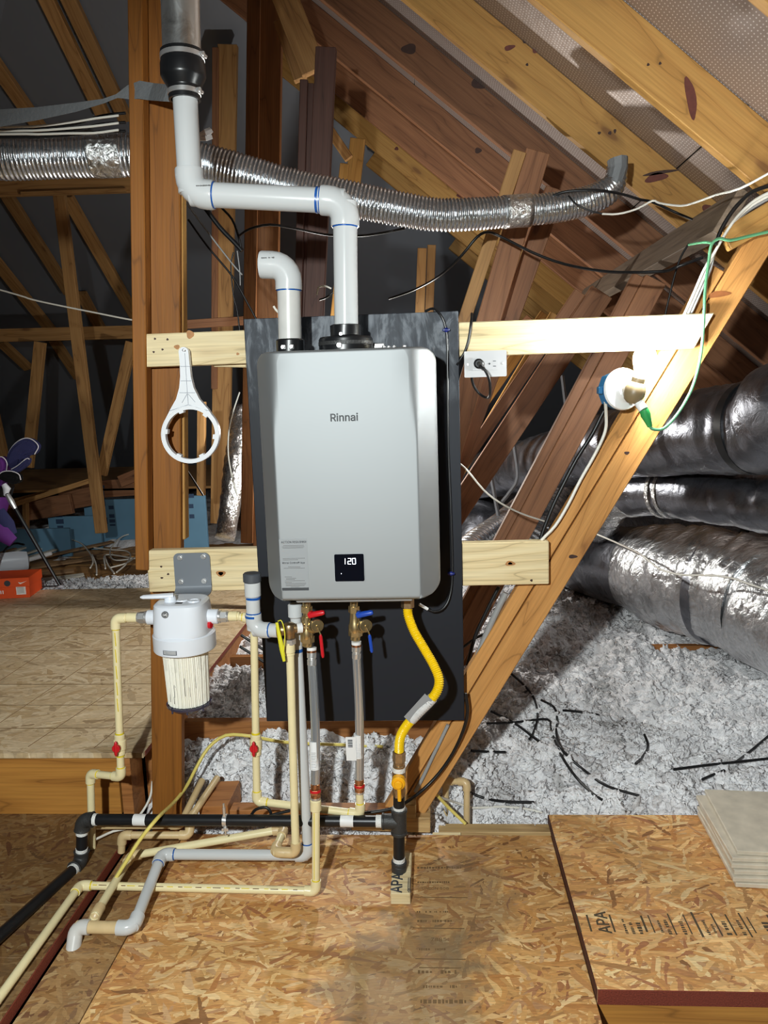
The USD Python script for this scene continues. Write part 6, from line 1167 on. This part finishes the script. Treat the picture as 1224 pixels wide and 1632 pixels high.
plank('second thin plank on the far shelf', (20, 798), (110, 776), 6.3, .03, .12, W_OLD)
fc.part('shelf', box2((-5.0, 6.5, .62), (-1.2, 8.6, .64)), W_OLD)
pile = ((('long pale trim strip on top of the pile behind the deck', (-20, 893), (118, 842), .040, GREY_BOARD), ('brown trim strip under the pale one', (-20, 886), (158, 834), .030, BROWN_BOARD), ('white-edged trim strip in the middle of the pile', (-10, 898), (100, 862), .030, GREY_BOARD),
        ('broad grey trim strip of the pile', (-20, 906), (112, 868), .035, GREY_BOARD), ('brown batten beside the white bat', (60, 888), (180, 862), .045, BROWN_BOARD), ('long thin batten crossing to the post', (110, 850), (188, 823), .025, BROWN_BOARD),
        ('low brown batten near the deck edge', (40, 905), (215, 880), .040, BROWN_BOARD), ('grey batten lying just behind the deck edge', (48, 926), (134, 915), .045, GREY_BOARD), ('flat grey board behind the shoebox', (30, 918), (118, 908), .05, BROWN_BOARD),
        ('dark batten between the white bat and the post', (90, 898), (210, 872), .030, BROWN_BOARD)))
for i, (lab, p0, p1, w, mt) in enumerate(pile):
    a, b = P(*p0, z=.17 + .012 * (9 - i) * .6), P(*p1, z=.17 + .012 * (9 - i) * .6); lumber('trim_strip', lab, 'trim board', a, b, w, .014, mt, roll=(0, -.35, 1))
a, b, c = P(-25, 901, z=.27), P(44, 893, z=.27), P(81, 882, z=.28); bat = Thing('paddle', 'white paddle with a pale handle lying by the shoebox', 'paddle', b)
bat.part('blade', tube([a, a + (b - a) * .8, b, b + (c - b) * .06], [.075, .075, .065, .02], 16, prof=lambda th: 1 - .5 * np.abs(np.sin(th))), WHITE_PLASTIC); bat.part('handle', tube([b, c], .016, 12), PAPER)
for lab, pts in (('white cord curving over the trim pile', [(55, 862), (95, 858), (125, 864), (142, 880), (148, 895), (144, 905)]), ('white cord end beside the curved one', [(147, 884), (153, 900), (154, 916)]), ('loose white cord loop left of the post', [(222, 848), (195, 855), (178, 872), (176, 886), (186, 893), (215, 890)]),
                 ('loose white cord zigzag left of the post', [(150, 873), (175, 876), (200, 878), (208, 886), (200, 900), (186, 912)]), ('white cord curl low by the insulation', [(168, 906), (166, 888), (175, 884), (215, 890)]), ('white cord going up to the post', [(175, 905), (200, 898), (216, 888)]), ('short white cord by the curl', [(167, 886), (172, 900), (182, 914)])):
    wire('cord', lab, [P(*p, z=.23) for p in pts], .006, ROMEX)
wire('cord', 'black cord arching behind the golf bag leg', [P(*p, z=.3) for p in ((2, 888), (10, 874), (24, 866), (38, 868))], .008, CABLE)
# dark far framing in the left bay
lum_px('stud', 'leaning pale stud crossing the dark left bay', 'stud', (91, 295), (160, 850), 5.6, .085, .045, W_OLD)
lum_px('stud', 'dim upright stud left of the leaning one', 'stud', (62, 545), (42, 745), 6.4, .09, .05, W_OLD)
lum_px('stud', 'slanting stud between the leaning stud and the tall post', 'stud', (208, 545), (160, 757), 6.2, .085, .045, W_OLD)
lum_px('stud', 'stud end at the left edge above the club covers', 'stud', (-12, 660), (6, 740), 6.2, .08, .045, W_OLD)
lum_px('beam', 'upper dim crossbeam in the left bay under the foil duct', 'beam', (-420, 313), (215, 292), 5.5, .11, .045, W_OLD)
lum_px('beam', 'lower dim crossbeam in the left bay', 'beam', (-420, 545), (215, 529), 6.6, .11, .045, W_OLD)
lum_px('beam', 'pale edge strip below the upper crossbeam', 'beam', (32, 308), (200, 302), 5.48, .025, .04, W_OLD)
for i, (p0, p1, lab) in enumerate((((-20, -190), (165, 190), 'dim double hip rafter running down behind the tape, left piece'), ((18, -190), (200, 195), 'dim double hip rafter running down behind the tape, right piece'), ((-160, -110), (75, 225), 'dim hip rafter at the upper left edge, above the white cables'),
                                   ((105, 315), (222, 520), 'dim hip rafter below the upper crossbeam, right one'), ((10, 315), (110, 470), 'dim hip rafter below the upper crossbeam, middle one'), ((-160, 230), (85, 535), 'dim hip rafter at the left edge, middle height'),
                                   ((85, 545), (125, 605), 'faint hip rafter under the lower crossbeam, left of the leaning stud'), ((0, 548), (45, 590), 'faint hip rafter under the lower crossbeam at the left'), ((128, 470), (160, 528), 'faint hip rafter right of the leaning stud'))):
    a, b = on_hip(*p0, off=.10), on_hip(*p1, off=.10); lumber('hip_rafter', lab, 'rafter', a, b, .10, .05, W_OLD, roll=(0, -HIP_K, -1))
